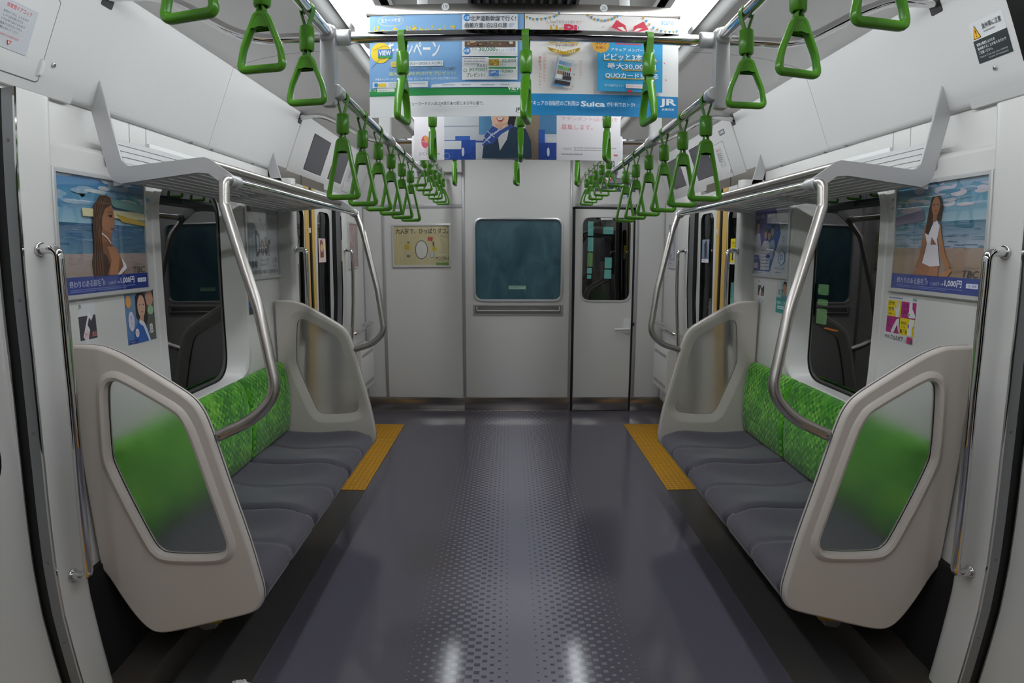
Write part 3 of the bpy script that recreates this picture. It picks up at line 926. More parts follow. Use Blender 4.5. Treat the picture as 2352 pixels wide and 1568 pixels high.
# ================================================================ overhead handrails
ZU, ZLO, XU, XL = 2.10, 1.928, 0.585, 0.56
YC = (1.72, 2.44, 3.31)                       # the three cross rails
for s, side in ((-1, 'left'), (1, 'right')):
    for y0, y1, z, x, lb, nm in ((-3.9, 1.70, ZU, XU, 'upper chrome ceiling handrail over the %s side nearest the viewer', 'a'), (1.70, 3.32, ZLO, XL, 'lower chrome handrail with tall green straps over the %s bench', 'b'), (3.33, 5.09, ZU, XU, 'upper chrome ceiling handrail over the %s door by the cab wall', 'c')):
        t = thing('ceiling_handrail', lb % side, 'handrail', (s * x, (y0 + y1) / 2, z), 'chrome handrails along the car')
        bm = new(); cyl(bm, (s * x, y0, z), (s * x, y1, z), 0.0165, 20)
        link('tube', bm, 'chrome', t)
        if nm == 'b':
            bm = new()
            cyl(bm, (s * x, 2.40, z), (s * x, 2.48, z), 0.0235, 20, bevel=0.004)
            link('joint', bm, 'silver_paint', t)
    # white brackets stepping the rail down, front and rear
    for yy, lb in ((1.70, 'white rail bracket with elbow at the %s end of the front cross rail'), (3.325, 'white rail bracket with elbow at the %s end of the rear cross rail')):
        t = thing('rail_bracket', lb % side, 'bracket', (s * 0.585, yy, ZU), 'rail brackets')
        bm = new()
        poly = rrect(0.562, 1.885, 0.606, 2.125, 0.012, 4)
        prism(bm, poly, lambda u, v, d: (s * u, d, v), yy - 0.016, yy + 0.016, bevel=0.004)
        link('plate', bm, 'silver_paint', t)
        bm = new()
        dy = -0.03 if yy < 2 else 0.03
        cyl(bm, (s * XU, yy + dy, ZU), (s * XU, yy + 0.03, ZU), 0.0245, 20, bevel=0.005)
        cyl(bm, (s * XU, yy + 0.018, ZU - 0.004), (s * 0.522, yy + 0.018, ZU - 0.004), 0.0235, 20, bevel=0.003)
        link('elbow', bm, 'silver_paint', t)
        bm = new(); cyl(bm, (s * XL, yy - 0.012, ZLO), (s * XL, yy + 0.03 if yy < 2 else yy - 0.03, ZLO), 0.021, 20, bevel=0.004)
        link('rail_socket', bm, 'silver_paint', t)
        # the rail that goes on outwards, up to the overhead panel
        bm = new()
        pts = fillet([(s * 0.60, yy + 0.012, ZU - 0.002), (s * 0.84, yy + 0.012, ZU), (s * 1.04, yy + 0.0, 2.215), (s * 1.14, yy - 0.01, 2.258), (s * 1.30, yy - 0.03 if yy < 2 else yy + 0.05, 2.262)], [0, 0.35, 0.3, 0.2, 0], 8)
        tt = thing('ceiling_handrail', ('curved chrome rail from the front %s bracket up to the overhead panel' if yy < 2 else 'curved chrome rail from the rear %s bracket up to the overhead panel') % side, 'handrail', (s * 0.9, yy, ZU), 'curved chrome rails')
        tube(bm, pts, 0.016, 16)
        link('tube', bm, 'chrome', tt)
        bm = new()
        e = pts[-1]
        prism(bm, rrect(e.y - 0.026, 2.228, e.y + 0.026, 2.296, 0.006, 3), lambda u, v, d, s=s: (s * (panx(v) - 0.0015 + d), u, v), 0.0, 0.0012)
        link('socket', bm, 'black_rubber', tt)
    # post in the middle of the lower rail up to the ceiling
    bm = new()
    prism(bm, rrect(0.548, 1.93, 0.598, 2.36, 0.008, 3), lambda u, v, d: (s * u, d, v), 2.425, 2.455, bevel=0.003)
    tag(link('rail_post', bm, 'white_paint'), 'white flat post from the %s lower rail up to the ceiling' % side, 'post', 'white rail posts')
for yy, lb in zip(YC, ('front', 'middle', 'rear')):
    x = 0.53 if yy != 2.44 else 0.556
    t = thing('cross_rail', '%s chrome cross rail between the two side handrails' % lb, 'handrail', (0, yy, ZU), 'chrome cross rails')
    bm = new(); cyl(bm, (-x, yy + 0.006, ZU - 0.004), (x, yy + 0.006, ZU - 0.004), 0.017, 20)
    link('tube', bm, 'chrome', t)

# ================================================================ hand straps
def strap(kind):
    """Root at the rail's axis; the grip hangs in the XZ plane."""
    r = bpy.data.objects.new('hand_strap', None); COL.objects.link(r); r['_at'] = (0, 0, 0)
    r.empty_display_size = 0.03
    tall = kind == 'tall'
    zt, zb = (-0.052, -0.112) if tall else (-0.047, -0.113)     # sleeve
    ht, hb = (-0.118, -0.306) if tall else (-0.119, -0.250)     # grip: top, axis of its bar
    hw = 0.0485 if tall else 0.051
    # belt round the rail
    bm = new()
    R = 0.0185
    path = [(-0.0085, ht - 0.03), (-0.0075, ht - 0.006), (-0.004, zb + 0.004), (-0.0036, zt - 0.004)]
    for q in range(15):
        a = math.radians(200 - q * (220 / 14))
        path.append((R * math.cos(a), R * math.sin(a)))
    path += [(0.0036, zt - 0.004), (0.004, zb + 0.004), (0.0075, ht - 0.006), (0.0085, ht - 0.03)]
    def ribbon(path, wy, th):
        P = [Vector(p) for p in path]
        rings = []
        for i, p in enumerate(P):
            t = (P[min(i + 1, len(P) - 1)] - P[max(i - 1, 0)]).normalized()
            nn = Vector((-t.y, t.x)) * th / 2
            a, b = p + nn, p - nn
            rings.append([(a.x, -wy / 2, a.y), (a.x, wy / 2, a.y), (b.x, wy / 2, b.y), (b.x, -wy / 2, b.y)])
        V = loft(bm, rings); bm.faces.new(V[0][::-1]); bm.faces.new(V[-1])
    ribbon(path, 0.021, 0.0024)
    link('belt', bm, 'green_belt', r)
    bm = new()
    prof = [(0.0, zt + 0.0005), (0.017, zt), (0.0195, zt - 0.003), (0.0205, (zt + zb) / 2), (0.0195, zb + 0.003), (0.017, zb), (0.013, zb), (0.012, zb + 0.01), (0.0, zb + 0.0105)]
    rings = [[(x * math.cos(2 * PI * q / 24), x * 0.92 * math.sin(2 * PI * q / 24), z) for q in range(24)] for x, z in prof if x > 0]
    V = loft(bm, rings); bm.faces.new(V[0]); bm.faces.new(V[-1])
    link('sleeve', bm, 'green_plastic', r)
    # grip: rounded triangle, broad where it hangs, round bar below
    bm = new()
    if tall:
        tri = [(-0.0125, ht - 0.012), (0.0125, ht - 0.012), (hw, hb), (-hw, hb)]
        pts = fillet(tri, [0.014, 0.014, 0.012, 0.012], 6, True)
    else:
        tri = [(-0.011, ht - 0.012), (0.011, ht - 0.012), (hw - 0.008, hb + 0.045), (hw, hb), (-hw, hb), (-hw + 0.008, hb + 0.045)]
        pts = fillet(tri, [0.014, 0.014, 0.12, 0.013, 0.013, 0.12], 6, True)
    # make it even and dense
    dense = []
    for i, p in enumerate(pts):
        q = pts[(i + 1) % len(pts)]
        m = max(1, int((q - p).length / 0.012))
        for z in range(m): dense.append(p + (q - p) * (z / m))
    N = len(dense); rings = []
    for i, p in enumerate(dense):
        t = (dense[(i + 1) % N] - dense[i - 1]).normalized()
        nn = Vector((-t.y, t.x))
        g = max(0.0, min(1.0, (p.y - hb) / (ht - hb)))
        rn = 0.0088 + (0.0062 - 0.0088) * min(1, g * 5) + 0.003 * max(0, g - 0.6)
        ry = 0.0100 + 0.004 * g
        ring = []
        for q in range(12):
            a = 2 * PI * q / 12
            ca, sa = math.cos(a), math.sin(a)
            e = 0.75
            x = math.copysign(abs(ca) ** e, ca) * rn; y = math.copysign(abs(sa) ** e, sa) * ry
            ring.append((p.x + nn.x * x, y, p.y + nn.y * x))
        rings.append(ring)
    V = loft(bm, rings + [rings[0]])
    bmesh.ops.remove_doubles(bm, verts=bm.verts, dist=1e-5)
    # solid web under the apex
    drop = 0.042 if tall else 0.036
    k = (hw - 0.0125) / (ht - 0.012 - hb)
    wide = 0.0125 + drop * k
    web = [(-0.013, ht - 0.012), (0.013, ht - 0.012), (wide, ht - 0.012 - drop)] + [(wide * math.cos(a), ht - 0.012 - drop - 0.006 + 0.016 * math.sin(a)) for a in (PI * 0.12, PI * 0.3, PI * 0.5, PI * 0.7, PI * 0.88)] + [(-wide, ht - 0.012 - drop)]
    prism(bm, web, lambda u, v, d: (u, d, v), -0.0115, 0.0115, bevel=0.003)
    link('grip', bm, 'green_plastic', r)
    return r

ORD = ('first', 'second', 'third', 'fourth', 'fifth', 'sixth')
proto = {'tall': strap('tall'), 'short': strap('short')}
used = set()
def place(kind, x, y, z, rot, label, group):
    if kind not in used:
        o = proto[kind]; used.add(kind); o.location = (x, y, z); o.rotation_euler = (0, 0, math.radians(rot))
    else:
        o = dup(proto[kind], (x, y, z), math.radians(rot))
    for key in ('group', 'label', 'category'):
        if key in o: del o[key]
    tag(o, label, 'strap', group)
for s, side in ((-1, 'left'), (1, 'right')):
    for i, y in enumerate((1.76, 2.0, 2.245, 2.49, 2.745, 2.985)):
        place('tall', s * XL, y, ZLO, random.uniform(-5, 5), 'tall green triangular hand strap on the %s lower rail, %s from the front bracket' % (side, ORD[i]), 'tall straps on the lower rails')
    for i, y in enumerate((0.93, 1.225, 1.513)):
        place('short', s * XU, y, ZU, random.uniform(-4, 4) + (s * 5 if i < 2 else 0), 'short green hand strap on the %s upper rail, %s before the front bracket' % (side, ('third', 'second', 'first')[i]), 'short straps nearest the viewer')
    for i, y in enumerate((3.385, 3.64, 3.925, 4.195, 4.46, 4.68)):
        place('short', s * XU, y, ZU, random.uniform(-4, 4), 'small green hand strap over the %s cab-end door, %s behind the rear bracket' % (side, ORD[i]), 'short straps by the cab wall')
for j, (y, row) in enumerate(zip(YC, ('front', 'middle', 'rear'))):
    for x, rot, wh in (((-0.367, 82, 'left'), (0.001, 80, 'middle'), (0.369, 97, 'right')), ((-0.372, 88, 'left'), (0.0, 89, 'middle'), (0.366, 70, 'right')), ((-0.36, 90, 'left'), (-0.005, 78, 'middle'), (0.345, 75, 'right')))[j]:
        place('short', x, y + 0.006, ZU - 0.004, rot, 'green hand strap seen edge-on, %s of three on the %s cross rail' % (wh, row), 'straps on the cross rails')

# ================================================================ luggage racks
for s, side in ((-1, 'left'), (1, 'right')):
    t = thing('luggage_rack', 'pale grey slatted luggage rack above the %s bench' % side, 'rack', (s * 1.1, 2.32, 1.70))
    outl = [(1.371, 2.030), (1.293, 1.752), (1.268, 1.742), (1.004, 1.758), (0.985, 1.751), (0.893, 1.686), (0.888, 1.664), (0.902, 1.651), (0.918, 1.653), (0.990, 1.706), (1.030, 1.710), (1.300, 1.688), (1.330, 1.700), (1.346, 1.728), (1.408, 1.944), (1.400, 1.98)]
    outl = [(p.x, p.y) for p in fillet(outl, [0, 0.05, 0.05, 0.02, 0.02, 0.012, 0.012, 0.012, 0.012, 0.02, 0.02, 0.02, 0.03, 0.03, 0, 0], 4, True)]
    for y0 in (1.736, 3.165):
        bm = new()
        prism(bm, outl, lambda u, v, d: (s * u, d, v), y0, y0 + 0.010, bevel=0.002)
        link('bracket', bm, 'silver_paint', t)
    bm = new()
    for k in range(9):
        x = 1.018 + k * 0.0362
        z = 1.739 - (x - 1.018) * 0.09
        prism(bm, [(x, z), (x + 0.029, z - 0.003), (x + 0.029, z - 0.014), (x + 0.022, z - 0.012), (x + 0.007, z - 0.011), (x, z - 0.012)], lambda u, v, d: (s * u, d, v), 1.746, 3.165)
    for ya in (1.748, 2.44, 3.14): prism(bm, [(1.016, 1.728), (1.336, 1.699), (1.336, 1.684), (1.016, 1.712)], lambda u, v, d: (s * u, d, v), ya, ya + 0.022)
    link('slatted_shelf', bm, 'white_paint', t)
    bm = new()
    for k in range(5):
        z = 1.752 + k * 0.021
        prism(bm, [(1.352 + k * 0.006, z), (1.347 + k * 0.006, z + 0.015), (1.356 + k * 0.006, z + 0.017), (1.362 + k * 0.006, z)], lambda u, v, d: (s * u, d, v), 1.746, 3.165)
    link('slatted_back', bm, 'white_paint', t)
    bm = new(); cyl(bm, (s * 0.993, 1.745, 1.738), (s * 0.993, 3.166, 1.738), 0.0155, 18)
    link('rail', bm, 'steel_satin', t)
    bm = new(); cyl(bm, (s * 0.907, 1.748, 1.676), (s * 0.907, 3.135, 1.676), 0.0150, 18)
    link('front_tube', bm, 'chrome', t)
    bm = new()
    cyl(bm, (s * 0.907, 1.705, 1.676), (s * 0.907, 1.765, 1.676), 0.0205, 18, bevel=0.003)
    link('collar', bm, 'silver_paint', t)
    bm = new(); cyl(bm, (s * 0.907, 3.13, 1.676), (s * 0.907, 3.164, 1.676), 0.0205, 18, bevel=0.003)
    link('collar', bm, 'silver_paint', t)

    # bent steel poles from the rack down to the bench ends
    for front in (True, False):
        yy = 1.53 if front else 3.07
        lb = ('bent satin steel pole at the front end of the %s bench' if front else 'bent satin steel pole at the cab end of the %s bench') % side
        t = thing('grab_pole', lb, 'pole', (s * 0.86, yy, 0.92), 'bent poles at the bench ends')
        if front:
            pts = [(0.907, 1.712, 1.676), (0.907, 1.676, 1.674), (0.905, 1.668, 1.60), (0.782, 1.607, 1.29), (0.722, 1.562, 1.05), (0.79, 1.542, 0.975), (0.920, 1.531, 0.918)]
            rad = [0, 0.028, 0.05, 0.5, 0.14, 0.25, 0]
        else:
            pts = [(0.907, 3.200, 1.676), (0.905, 3.186, 1.672), (0.855, 3.132, 1.575), (0.772, 3.10, 1.255), (0.736, 3.08, 1.02), (0.80, 3.073, 0.955), (0.920, 3.07, 0.918)]
            rad = [0, 0.02, 0.1, 0.5, 0.14, 0.25, 0]
        pts = fillet([(s * x, y, z) for x, y, z in pts], rad, 9)
        bm = new(); tube(bm, pts, 0.0168, 18)
        link('tube', bm, 'steel_satin', t)
        bm = new()
        a = Vector(pts[-2]); b = Vector(pts[-1])
        cyl(bm, (s * 0.897, yy - 0.0172, 0.926), (s * 0.897, yy - 0.0188, 0.926), 0.0055, 10)
        link('screw', bm, 'seam_grey', t)

# ================================================================ chrome grab handles on the door pillars
for s, side in ((-1, 'left'), (1, 'right')):
    for yy, lb in ((1.335, 'long vertical chrome grab handle on the %s pillar nearest the viewer'), (3.197, 'vertical chrome grab handle on the %s pillar behind the bench'), (4.17, 'vertical chrome grab handle on the %s pillar nearest the cab wall')):
        t = thing('grab_bar', lb % side, 'handle', (s * 1.27, yy, 0.55), 'chrome handles on door pillars')
        zs = [1.478, 1.478, 1.2, 0.95, 0.75, 0.6, 0.553, 0.553]
        pts = [(s * (face_x(1.48) - 0.002), yy, 1.478), (s * (face_x(1.48) - 0.058), yy, 1.478)] + [(s * (face_x(z) - 0.060), yy, z) for z in (1.3, 1.1, 0.95, 0.8, 0.68)] + [(s * (face_x(0.55) - 0.058), yy, 0.553), (s * (face_x(0.55) - 0.002), yy, 0.553)]
        bm = new(); tube(bm, fillet(pts, [0, 0.04, 0.3, 0.3, 0.3, 0.3, 0.2, 0.035, 0], 6), 0.0135, 18)
        link('tube', bm, 'chrome', t)
        for z in (1.478, 0.553):
            bm = new(); cyl(bm, (s * (face_x(z) + 0.001), yy, z), (s * (face_x(z) - 0.008), yy, z), 0.019, 18, bevel=0.002)
            link('flange', bm, 'chrome', t)
# ================================================================ benches
Y0S, Y1S = 1.535, 3.048
def sm(t): t = max(0, min(1, t)); return t * t * (3 - 2 * t)
for s, side in ((-1, 'left'), (1, 'right')):
    t = thing('bench_seat', 'three-seat bench with green chequered back and grey cushions along the %s wall' % side, 'bench', (s * 1.1, 2.29, 0.36))
    wd = (Y1S - Y0S) / 3
    prof = [(0.885, 0.352), (0.850, 0.356), (0.826, 0.374), (0.813, 0.402), (0.815, 0.425), (0.830, 0.441), (0.860, 0.451), (0.90, 0.455), (0.95, 0.455), (1.0, 0.453), (1.06, 0.450), (1.12, 0.448), (1.18, 0.448), (1.24, 0.452), (1.29, 0.458), (1.345, 0.462)]
    for k in range(3):
        ya = Y0S + k * wd + (0.0015 if k else 0); yb = Y0S + (k + 1) * wd - (0.0015 if k < 2 else 0)
        bm = new()
        rings = []
        NV = 44
        for j in range(NV + 1):
            v = j / NV
            y = ya + (yb - ya) * v
            e = min(v, 1 - v) * (yb - ya)
            edge = sm(e / 0.026) * (1 - 0.45 * (1 - sm(abs(v - 0.5) * (yb - ya) / 0.02)))
            # bucket shape: hip hollow, thigh ridge in the middle, a soft step across each place
            row = []
            for x, z in prof:
                fx = sm((x - 0.85) / 0.08) * (1 - 0.6 * sm((x - 1.2) / 0.1))
                dz = 0.010 * math.cos(2 * PI * v) * fx + 0.008 * math.sin(2 * PI * v * 1.0) * fx * sm((x - 0.86) / 0.2)
                dz += 0.006 * math.cos(4 * PI * v) * fx * (1 - sm((x - 0.95) / 0.2))
                front = 0.014 * (1 - edge) if x < 0.86 else 0.0
                row.append((s * (x + front), y, z + dz - 0.017 * (1 - edge) * (1 if x > 0.83 else 0.2)))
            row.append((s * 1.345, y, 0.40)); row.append((s * 0.9, y, 0.372))
            rings.append(row)
        V = loft(bm, rings)
        bm.faces.new(V[0]); bm.faces.new(V[-1])
        link('seat_cushion', bm, 'grey_fabric', t, sharp=60)
        # back pad
        bm = new()
        bp = [(1.348, 0.45), (1.318, 0.452), (1.297, 0.475), (1.284, 0.54), (1.276, 0.62), (1.277, 0.70), (1.286, 0.78), (1.296, 0.820), (1.310, 0.845), (1.328, 0.856), (1.348, 0.858)]
        rings = []
        for j in range(31):
            v = j / 30
            e = min(v, 1 - v) * (yb - ya)
            puff = sm(e / 0.022)
            rings.append([(s * (x + (1.33 - x) * 0.35 * (1 - puff) * (1 if x < 1.33 else 0)), ya + (yb - ya) * v, z - 0.003 * (1 - puff) * (1 if z > 0.8 else 0)) for x, z in bp])
        V = loft(bm, rings); bm.faces.new(V[0]); bm.faces.new(V[-1])
        link('backrest', bm, 'green_fabric', t, sharp=60)
    bm = new()
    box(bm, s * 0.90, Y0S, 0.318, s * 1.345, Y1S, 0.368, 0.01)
    link('seat_pan', bm, 'unlit_black', t)  # pan coloured near-black to carry the shade below the cushions

    # heater case under the bench, and a near-black sheet standing in for shade
    bm = new()
    prism(bm, [(1.215, 0.004), (1.205, 0.10), (1.215, 0.122), (1.358, 0.128), (1.358, 0.004)], lambda u, v, d: (s * u, d, v), 1.36, 3.02, bevel=0.003)
    box(bm, s * 1.345, 1.44, 0.12, s * 1.357, 3.02, 0.312, mi=1)  # backing sheet, no heater part: under-bench shade as near-black colour
    o = link('under_seat_heater', bm, ['heater_brown', 'unlit_black'])
    tag(o, 'low brown metal heater case with painted-shade backing under the %s bench' % side, 'heater')
    bm = new()
    bx = lambda *a, **k: box(bm, *a, **k)
    prism(bm, [(1.075, 0.178), (1.090, 0.146), (1.150, 0.134), (1.17, 0.142), (1.17, 0.205), (1.075, 0.205)], lambda u, v, d: (s * u, d, v), 1.72, 1.86, mi=0)
    prism(bm, [(1.118, 0.118), (1.165, 0.106), (1.182, 0.115), (1.182, 0.16), (1.118, 0.16)], lambda u, v, d: (s * u, d, v), 1.722, 1.80, mi=1)
    box(bm, s * 1.08, 1.775, 0.204, s * 1.17, 1.785, 0.314, mi=1)
    o = link('wheel_chock', bm, ['yellow_chock', 'grey_chock'])
    tag(o, 'yellow and grey metal chock stowed under the %s bench' % side, 'chock')

# ================================================================ bench-end partitions
OUT = [(1.349, 1.19), (1.349, 1.2005), (1.34, 1.2005), (1.245, 1.198), (1.214, 1.189), (1.16, 1.168), (1.024, 1.089), (0.963, 1.051), (0.936, 1.020), (0.914, 0.970), (0.865, 0.764), (0.828, 0.609), (0.806, 0.47), (0.802, 0.435),
       (0.806, 0.398), (0.826, 0.366), (0.866, 0.348), (0.96, 0.318), (1.10, 0.272), (1.158, 0.256), (1.195, 0.254), (1.226, 0.272), (1.255, 0.308), (1.29, 0.37), (1.325, 0.445), (1.342, 0.47), (1.349, 0.48), (1.349, 0.5)]
WINP = [(1.232, 1.060), (1.222, 1.086), (1.203, 1.095), (1.177, 1.092), (1.016, 1.006), (0.996, 0.984), (0.972, 0.930), (0.898, 0.620), (0.896, 0.595), (0.905, 0.572), (0.934, 0.556), (1.101, 0.546), (1.131, 0.559), (1.150, 0.590), (1.243, 0.83), (1.247, 0.87)]
def chaikin(P, n=2):
    for _ in range(n):
        Q = []
        for i, a in enumerate(P):
            b = P[(i + 1) % len(P)]
            Q += [(a[0] * 0.75 + b[0] * 0.25, a[1] * 0.75 + b[1] * 0.25), (a[0] * 0.25 + b[0] * 0.75, a[1] * 0.25 + b[1] * 0.75)]
        P = Q
    return P
OUT = chaikin(OUT); WINP = chaikin(WINP)
NP = 200
CEN = (1.075, 0.78)
for s, side in ((-1, 'left'), (1, 'right')):
    for front in (True, False):
        lb = ('white bench-end partition with frosted pane at the front of the %s bench' if front else 'white bench-end partition with frosted pane at the cab end of the %s bench') % side
        yd, ys = (1.492, 1.532) if front else (3.092, 3.052)       # door side, seat side
        g = 1 if front else -1
        t = thing('seat_partition', lb, 'partition', (s * 1.08, (yd + ys) / 2, 0.22), 'bench-end partitions')
        ro, rw = star(OUT, CEN, NP), star(WINP, CEN, NP)
        def R(ring, d, y): return [(s * p.x, y, p.y) for p in (offset(ring, d) if d else ring)]
        bm = new()
        rings = [R(ro, 0.0, yd + g * 0.019), R(ro, 0.0, yd + g * 0.012), R(ro, 0.003, yd + g * 0.004), R(ro, 0.009, yd), R(ro, 0.0105, yd), R(rw, -0.0335, yd), R(rw, -0.032, yd), R(rw, -0.026, yd - g * 0.006), R(rw, -0.014, yd - g * 0.010), R(rw, -0.004, yd - g * 0.006), R(rw, 0.0, yd + g * 0.004), R(rw, 0.0, yd + g * 0.013)]
        loft(bm, rings)
        rings = [R(rw, 0.0, yd + g * 0.018), R(rw, 0.0, ys - g * 0.016), R(rw, -0.012, ys - g * 0.012), R(rw, -0.040, ys - g * 0.002), R(rw, -0.048, ys), R(rw, -0.0495, ys), R(ro, 0.0105, ys), R(ro, 0.009, ys), R(ro, 0.003, ys - g * 0.003), R(ro, 0.0, ys - g * 0.010), R(ro, 0.0, yd + g * 0.025)]
        loft(bm, rings)
        link('frame', bm, 'partition_white', t, sharp=40, recalc=True)
        bm = new()
        rings = [R(ro, 0.0, yd + g * 0.019), R(ro, 0.004, yd + g * 0.0195), R(ro, 0.004, yd + g * 0.0245), R(ro, 0.0, yd + g * 0.025)]
        loft(bm, rings)
        link('edge_seam', bm, 'seam_grey', t)
        bm = new()
        A, B = R(rw, -0.006, yd + g * 0.0125), R(rw, -0.006, yd + g * 0.0185)
        V = loft(bm, [A, B]); bm.faces.new(V[0]); bm.faces.new(V[1])
        link('frosted_pane', bm, 'frosted_glass', t, smooth=False)

# ================================================================ door-area floor, heaters, perch rails
for s, side in ((-1, 'left'), (1, 'right')):
    for y0, y1, lb in ((3.262, 4.65, 'yellow tactile floor strip in front of the %s door by the cab'), (-0.1, 1.20, 'yellow tactile floor strip in front of the %s door nearest the viewer')):
        bm = new(); box(bm, s * 0.942, y0, 0.0, s * 1.34, y1, 0.005, 0.001)
        tag(link('tactile_strip', bm, 'tactile_yellow'), lb % side, 'floor strip')
    t = thing('wall_heater', 'white vented wall heater box at the %s wall by the cab' % side, 'heater', (s * 1.31, 4.7, 0.3))
    bm = new(); prism(bm, [(1.25, 0.31), (1.25, 0.655), (1.262, 0.672), (1.362, 0.69), (1.362, 0.22)], lambda u, v, d: (s * u, d, v), 4.50, 4.93, bevel=0.004)
    link('case', bm, 'white_wall', t)
    for zz in (0.345, 0.60):
        bm = new()
        for k in range(9):
            box(bm, s * 1.2490, 4.53 + k * 0.042, zz, s * 1.2505, 4.56 + k * 0.042, zz + 0.028)
        link('vent_slots', bm, 'trim_grey', t)
    t = thing('perch_rail', 'short chrome waist-high rail at the %s wall by the cab' % side, 'handrail', (s * 1.3, 4.73, 0.83))
    bm = new(); tube(bm, fillet([(s * 1.355, 4.46, 0.80), (s * 1.285, 4.46, 0.815), (s * 1.275, 4.50, 0.818), (s * 1.275, 4.98, 0.838), (s * 1.285, 5.02, 0.838), (s * 1.355, 5.02, 0.82)], 0.03, 5), 0.0155, 14)
    link('bar', bm, 'chrome', t)
    bm = new(); cyl(bm, (s * 1.275, 4.76, 0.828), (s * 1.36, 4.76, 0.79), 0.009)
    link('stay', bm, 'chrome', t)

# ================================================================ overhead display housings over the far doors, hatches over the near ones
def pan(s, y, z, off=0.0): return Vector((s * (panx(z) - off), y, z))
def slope_print(s, y0, y1, z0, z1, base, off=0.0012, thick=0.001):
    """Sheet on the inclined panel; (y0, z0) is its top-left as seen from inside."""
    o = pan(s, y0, z0, off); u = pan(s, y1, z0, off) - o; v = pan(s, y0, z1, off) - o
    return Print(o, u, v, u.length, v.length, base, thick)
def slope_panel(bm, s, y0, y1, z0, z1, off0, off1, r=0.006, mi=0):
    prism(bm, rrect(y0, z1, y1, z0, r, 4), lambda u, v, d: tuple(pan(s, u, v, d)), off0, off1, mi=mi)
def warning_sticker(s, y0, y1, z0, z1, zm, label):
    pr = slope_print(s, y0, y1, z0, z1, '#d9dadb')
    m = (z0 - zm) / (z0 - z1)
    pr.rect(0, m, 1, 1, '#2f3638')
    pr.poly([(0.03, m - 0.03), (0.27, m - 0.03), (0.15, 0.06)], '#16161a')
    pr.poly([(0.055, m - 0.045), (0.245, m - 0.045), (0.15, 0.105)], '#f0b41a')
    pr.text('!', 0.135, m * 0.42, 0.165, m - 0.07, '#1a1a1a')
    pr.text('急停車に注意', 0.36, 0.10, 0.92, 0.24, '#4a4c50')
    pr.greek(0.38, 0.27, 0.9, 0.33, 1, '#8a8c90')
    for i, tx in enumerate(('電車は事故防止のため', '急停車することがありますので', 'ご注意ください。')):
        a = m + 0.08 + i * 0.1
        pr.text(tx, 0.08, a, (0.62, 0.92, 0.5)[i], a + 0.075, '#e8eaea')
    pr.text('Caution: Train may stop suddenly', 0.08, m + 0.40, 0.9, m + 0.455, '#cfd2d2', bold=0.0)
    pr.text('in case of emergency', 0.34, m + 0.475, 0.9, m + 0.53, '#cfd2d2', bold=0.0)
    tag(pr.build('warning_sticker', m='print_gloss'), label, 'sticker', 'sudden-stop warning stickers')

for s, side in ((-1, 'left'), (1, 'right')):
    t = thing('display_housing', ('white overhead display housing with two grey screens over the left cab-end door' if s < 0 else 'white overhead display housing with hatch and two screens over the right cab-end door'), 'display', (s * 1.38, 4.2, 1.93))
    bm = new()
    prof = [(1.268, 2.292), (panx(1.938) - 0.004, 1.938), (panx(1.928), 1.926), (1.43, 1.926), (1.43, 2.292)]
    prism(bm, prof, lambda u, v, d: (s * u, d, v), 3.403, 5.09, bevel=0.003)
    link('case', bm, 'white_panel', t)
    scr = ((3.66, 3.985, 2.222, 2.004), (4.155, 4.47, 2.221, 2.004)) if s < 0 else ((4.235, 3.905, 2.226, 2.008), (4.86, 4.545, 2.222, 2.008))
    for a, b, z0, z1 in scr:
        bm = new()
        y0, y1 = min(a, b), max(a, b)
        slope_panel(bm, s, y0 - 0.006, y1 + 0.012, z0 + 0.004, z1 - 0.004, 0.004, 0.0048, mi=1)
        slope_panel(bm, s, y0, y1, z0, z1, 0.0045, 0.0056, r=0.002, mi=0)
        link('screen', bm, ['screen_grey', 'black_plastic'], t)
    hy0, hy1, hz0, hz1 = (4.55, 4.76, 2.17, 1.957) if s < 0 else (3.605, 3.795, 2.176, 1.957)
    bm = new()
    slope_panel(bm, s, hy0 - 0.003, hy1 + 0.003, hz0 + 0.003, hz1 - 0.003, 0.004, 0.0046, r=0.012, mi=1)
    slope_panel(bm, s, hy0, hy1, hz0, hz1, 0.004, 0.0055, r=0.012, mi=0)
    box(bm, *tuple(pan(s, hy0 + 0.005, 2.01, 0.004)), *tuple(pan(s, hy0 + 0.02, 1.985, 0.016)), mi=0)
    link('hatch', bm, ['white_panel', 'seam_grey'], t)
    a, b = (hy0 + 0.03, hy1 - 0.04) if s < 0 else (hy1 - 0.04, hy0 + 0.06)
    pr = slope_print(s, a, b, 2.15, 2.03, '#c9cacc', off=0.0075)
    pr.text('非常用ドアコック', 0.08, 0.06, 0.85, 0.18, '#c23a3a')
    pr.greek(0.08, 0.25, 0.85, 0.75, 5, '#6a6c70', seed=3)
    pr.poly([(0.3, 0.82), (0.42, 0.82), (0.36, 0.94)], '#c23a3a')
    tag(pr.build('notice_sticker', m='print_gloss'), 'grey door-cock notice on the hatch of the %s far display housing' % side, 'sticker')
warning_sticker(-1, 3.525, 3.63, 2.142, 2.037, 2.10, 'small warning sticker beside the screens of the left far display housing')
warning_sticker(1, 4.52, 4.43, 2.142, 2.037, 2.10, 'small warning sticker between the screens of the right far display housing')
warning_sticker(1, 1.566, 1.437, 2.158, 2.045, 2.109, 'warning sticker with yellow triangle on the right panel nearest the viewer')
pr = slope_print(1, 3.618, 3.53, 2.24, 2.211, '#5b5e63', off=0.0055)
pr.text('停車駅', 0.1, 0.15, 0.9, 0.85, '#e4e6e6')
tag(pr.build('info_sticker'), 'small dark sticker at the upper corner of the right display housing', 'sticker')

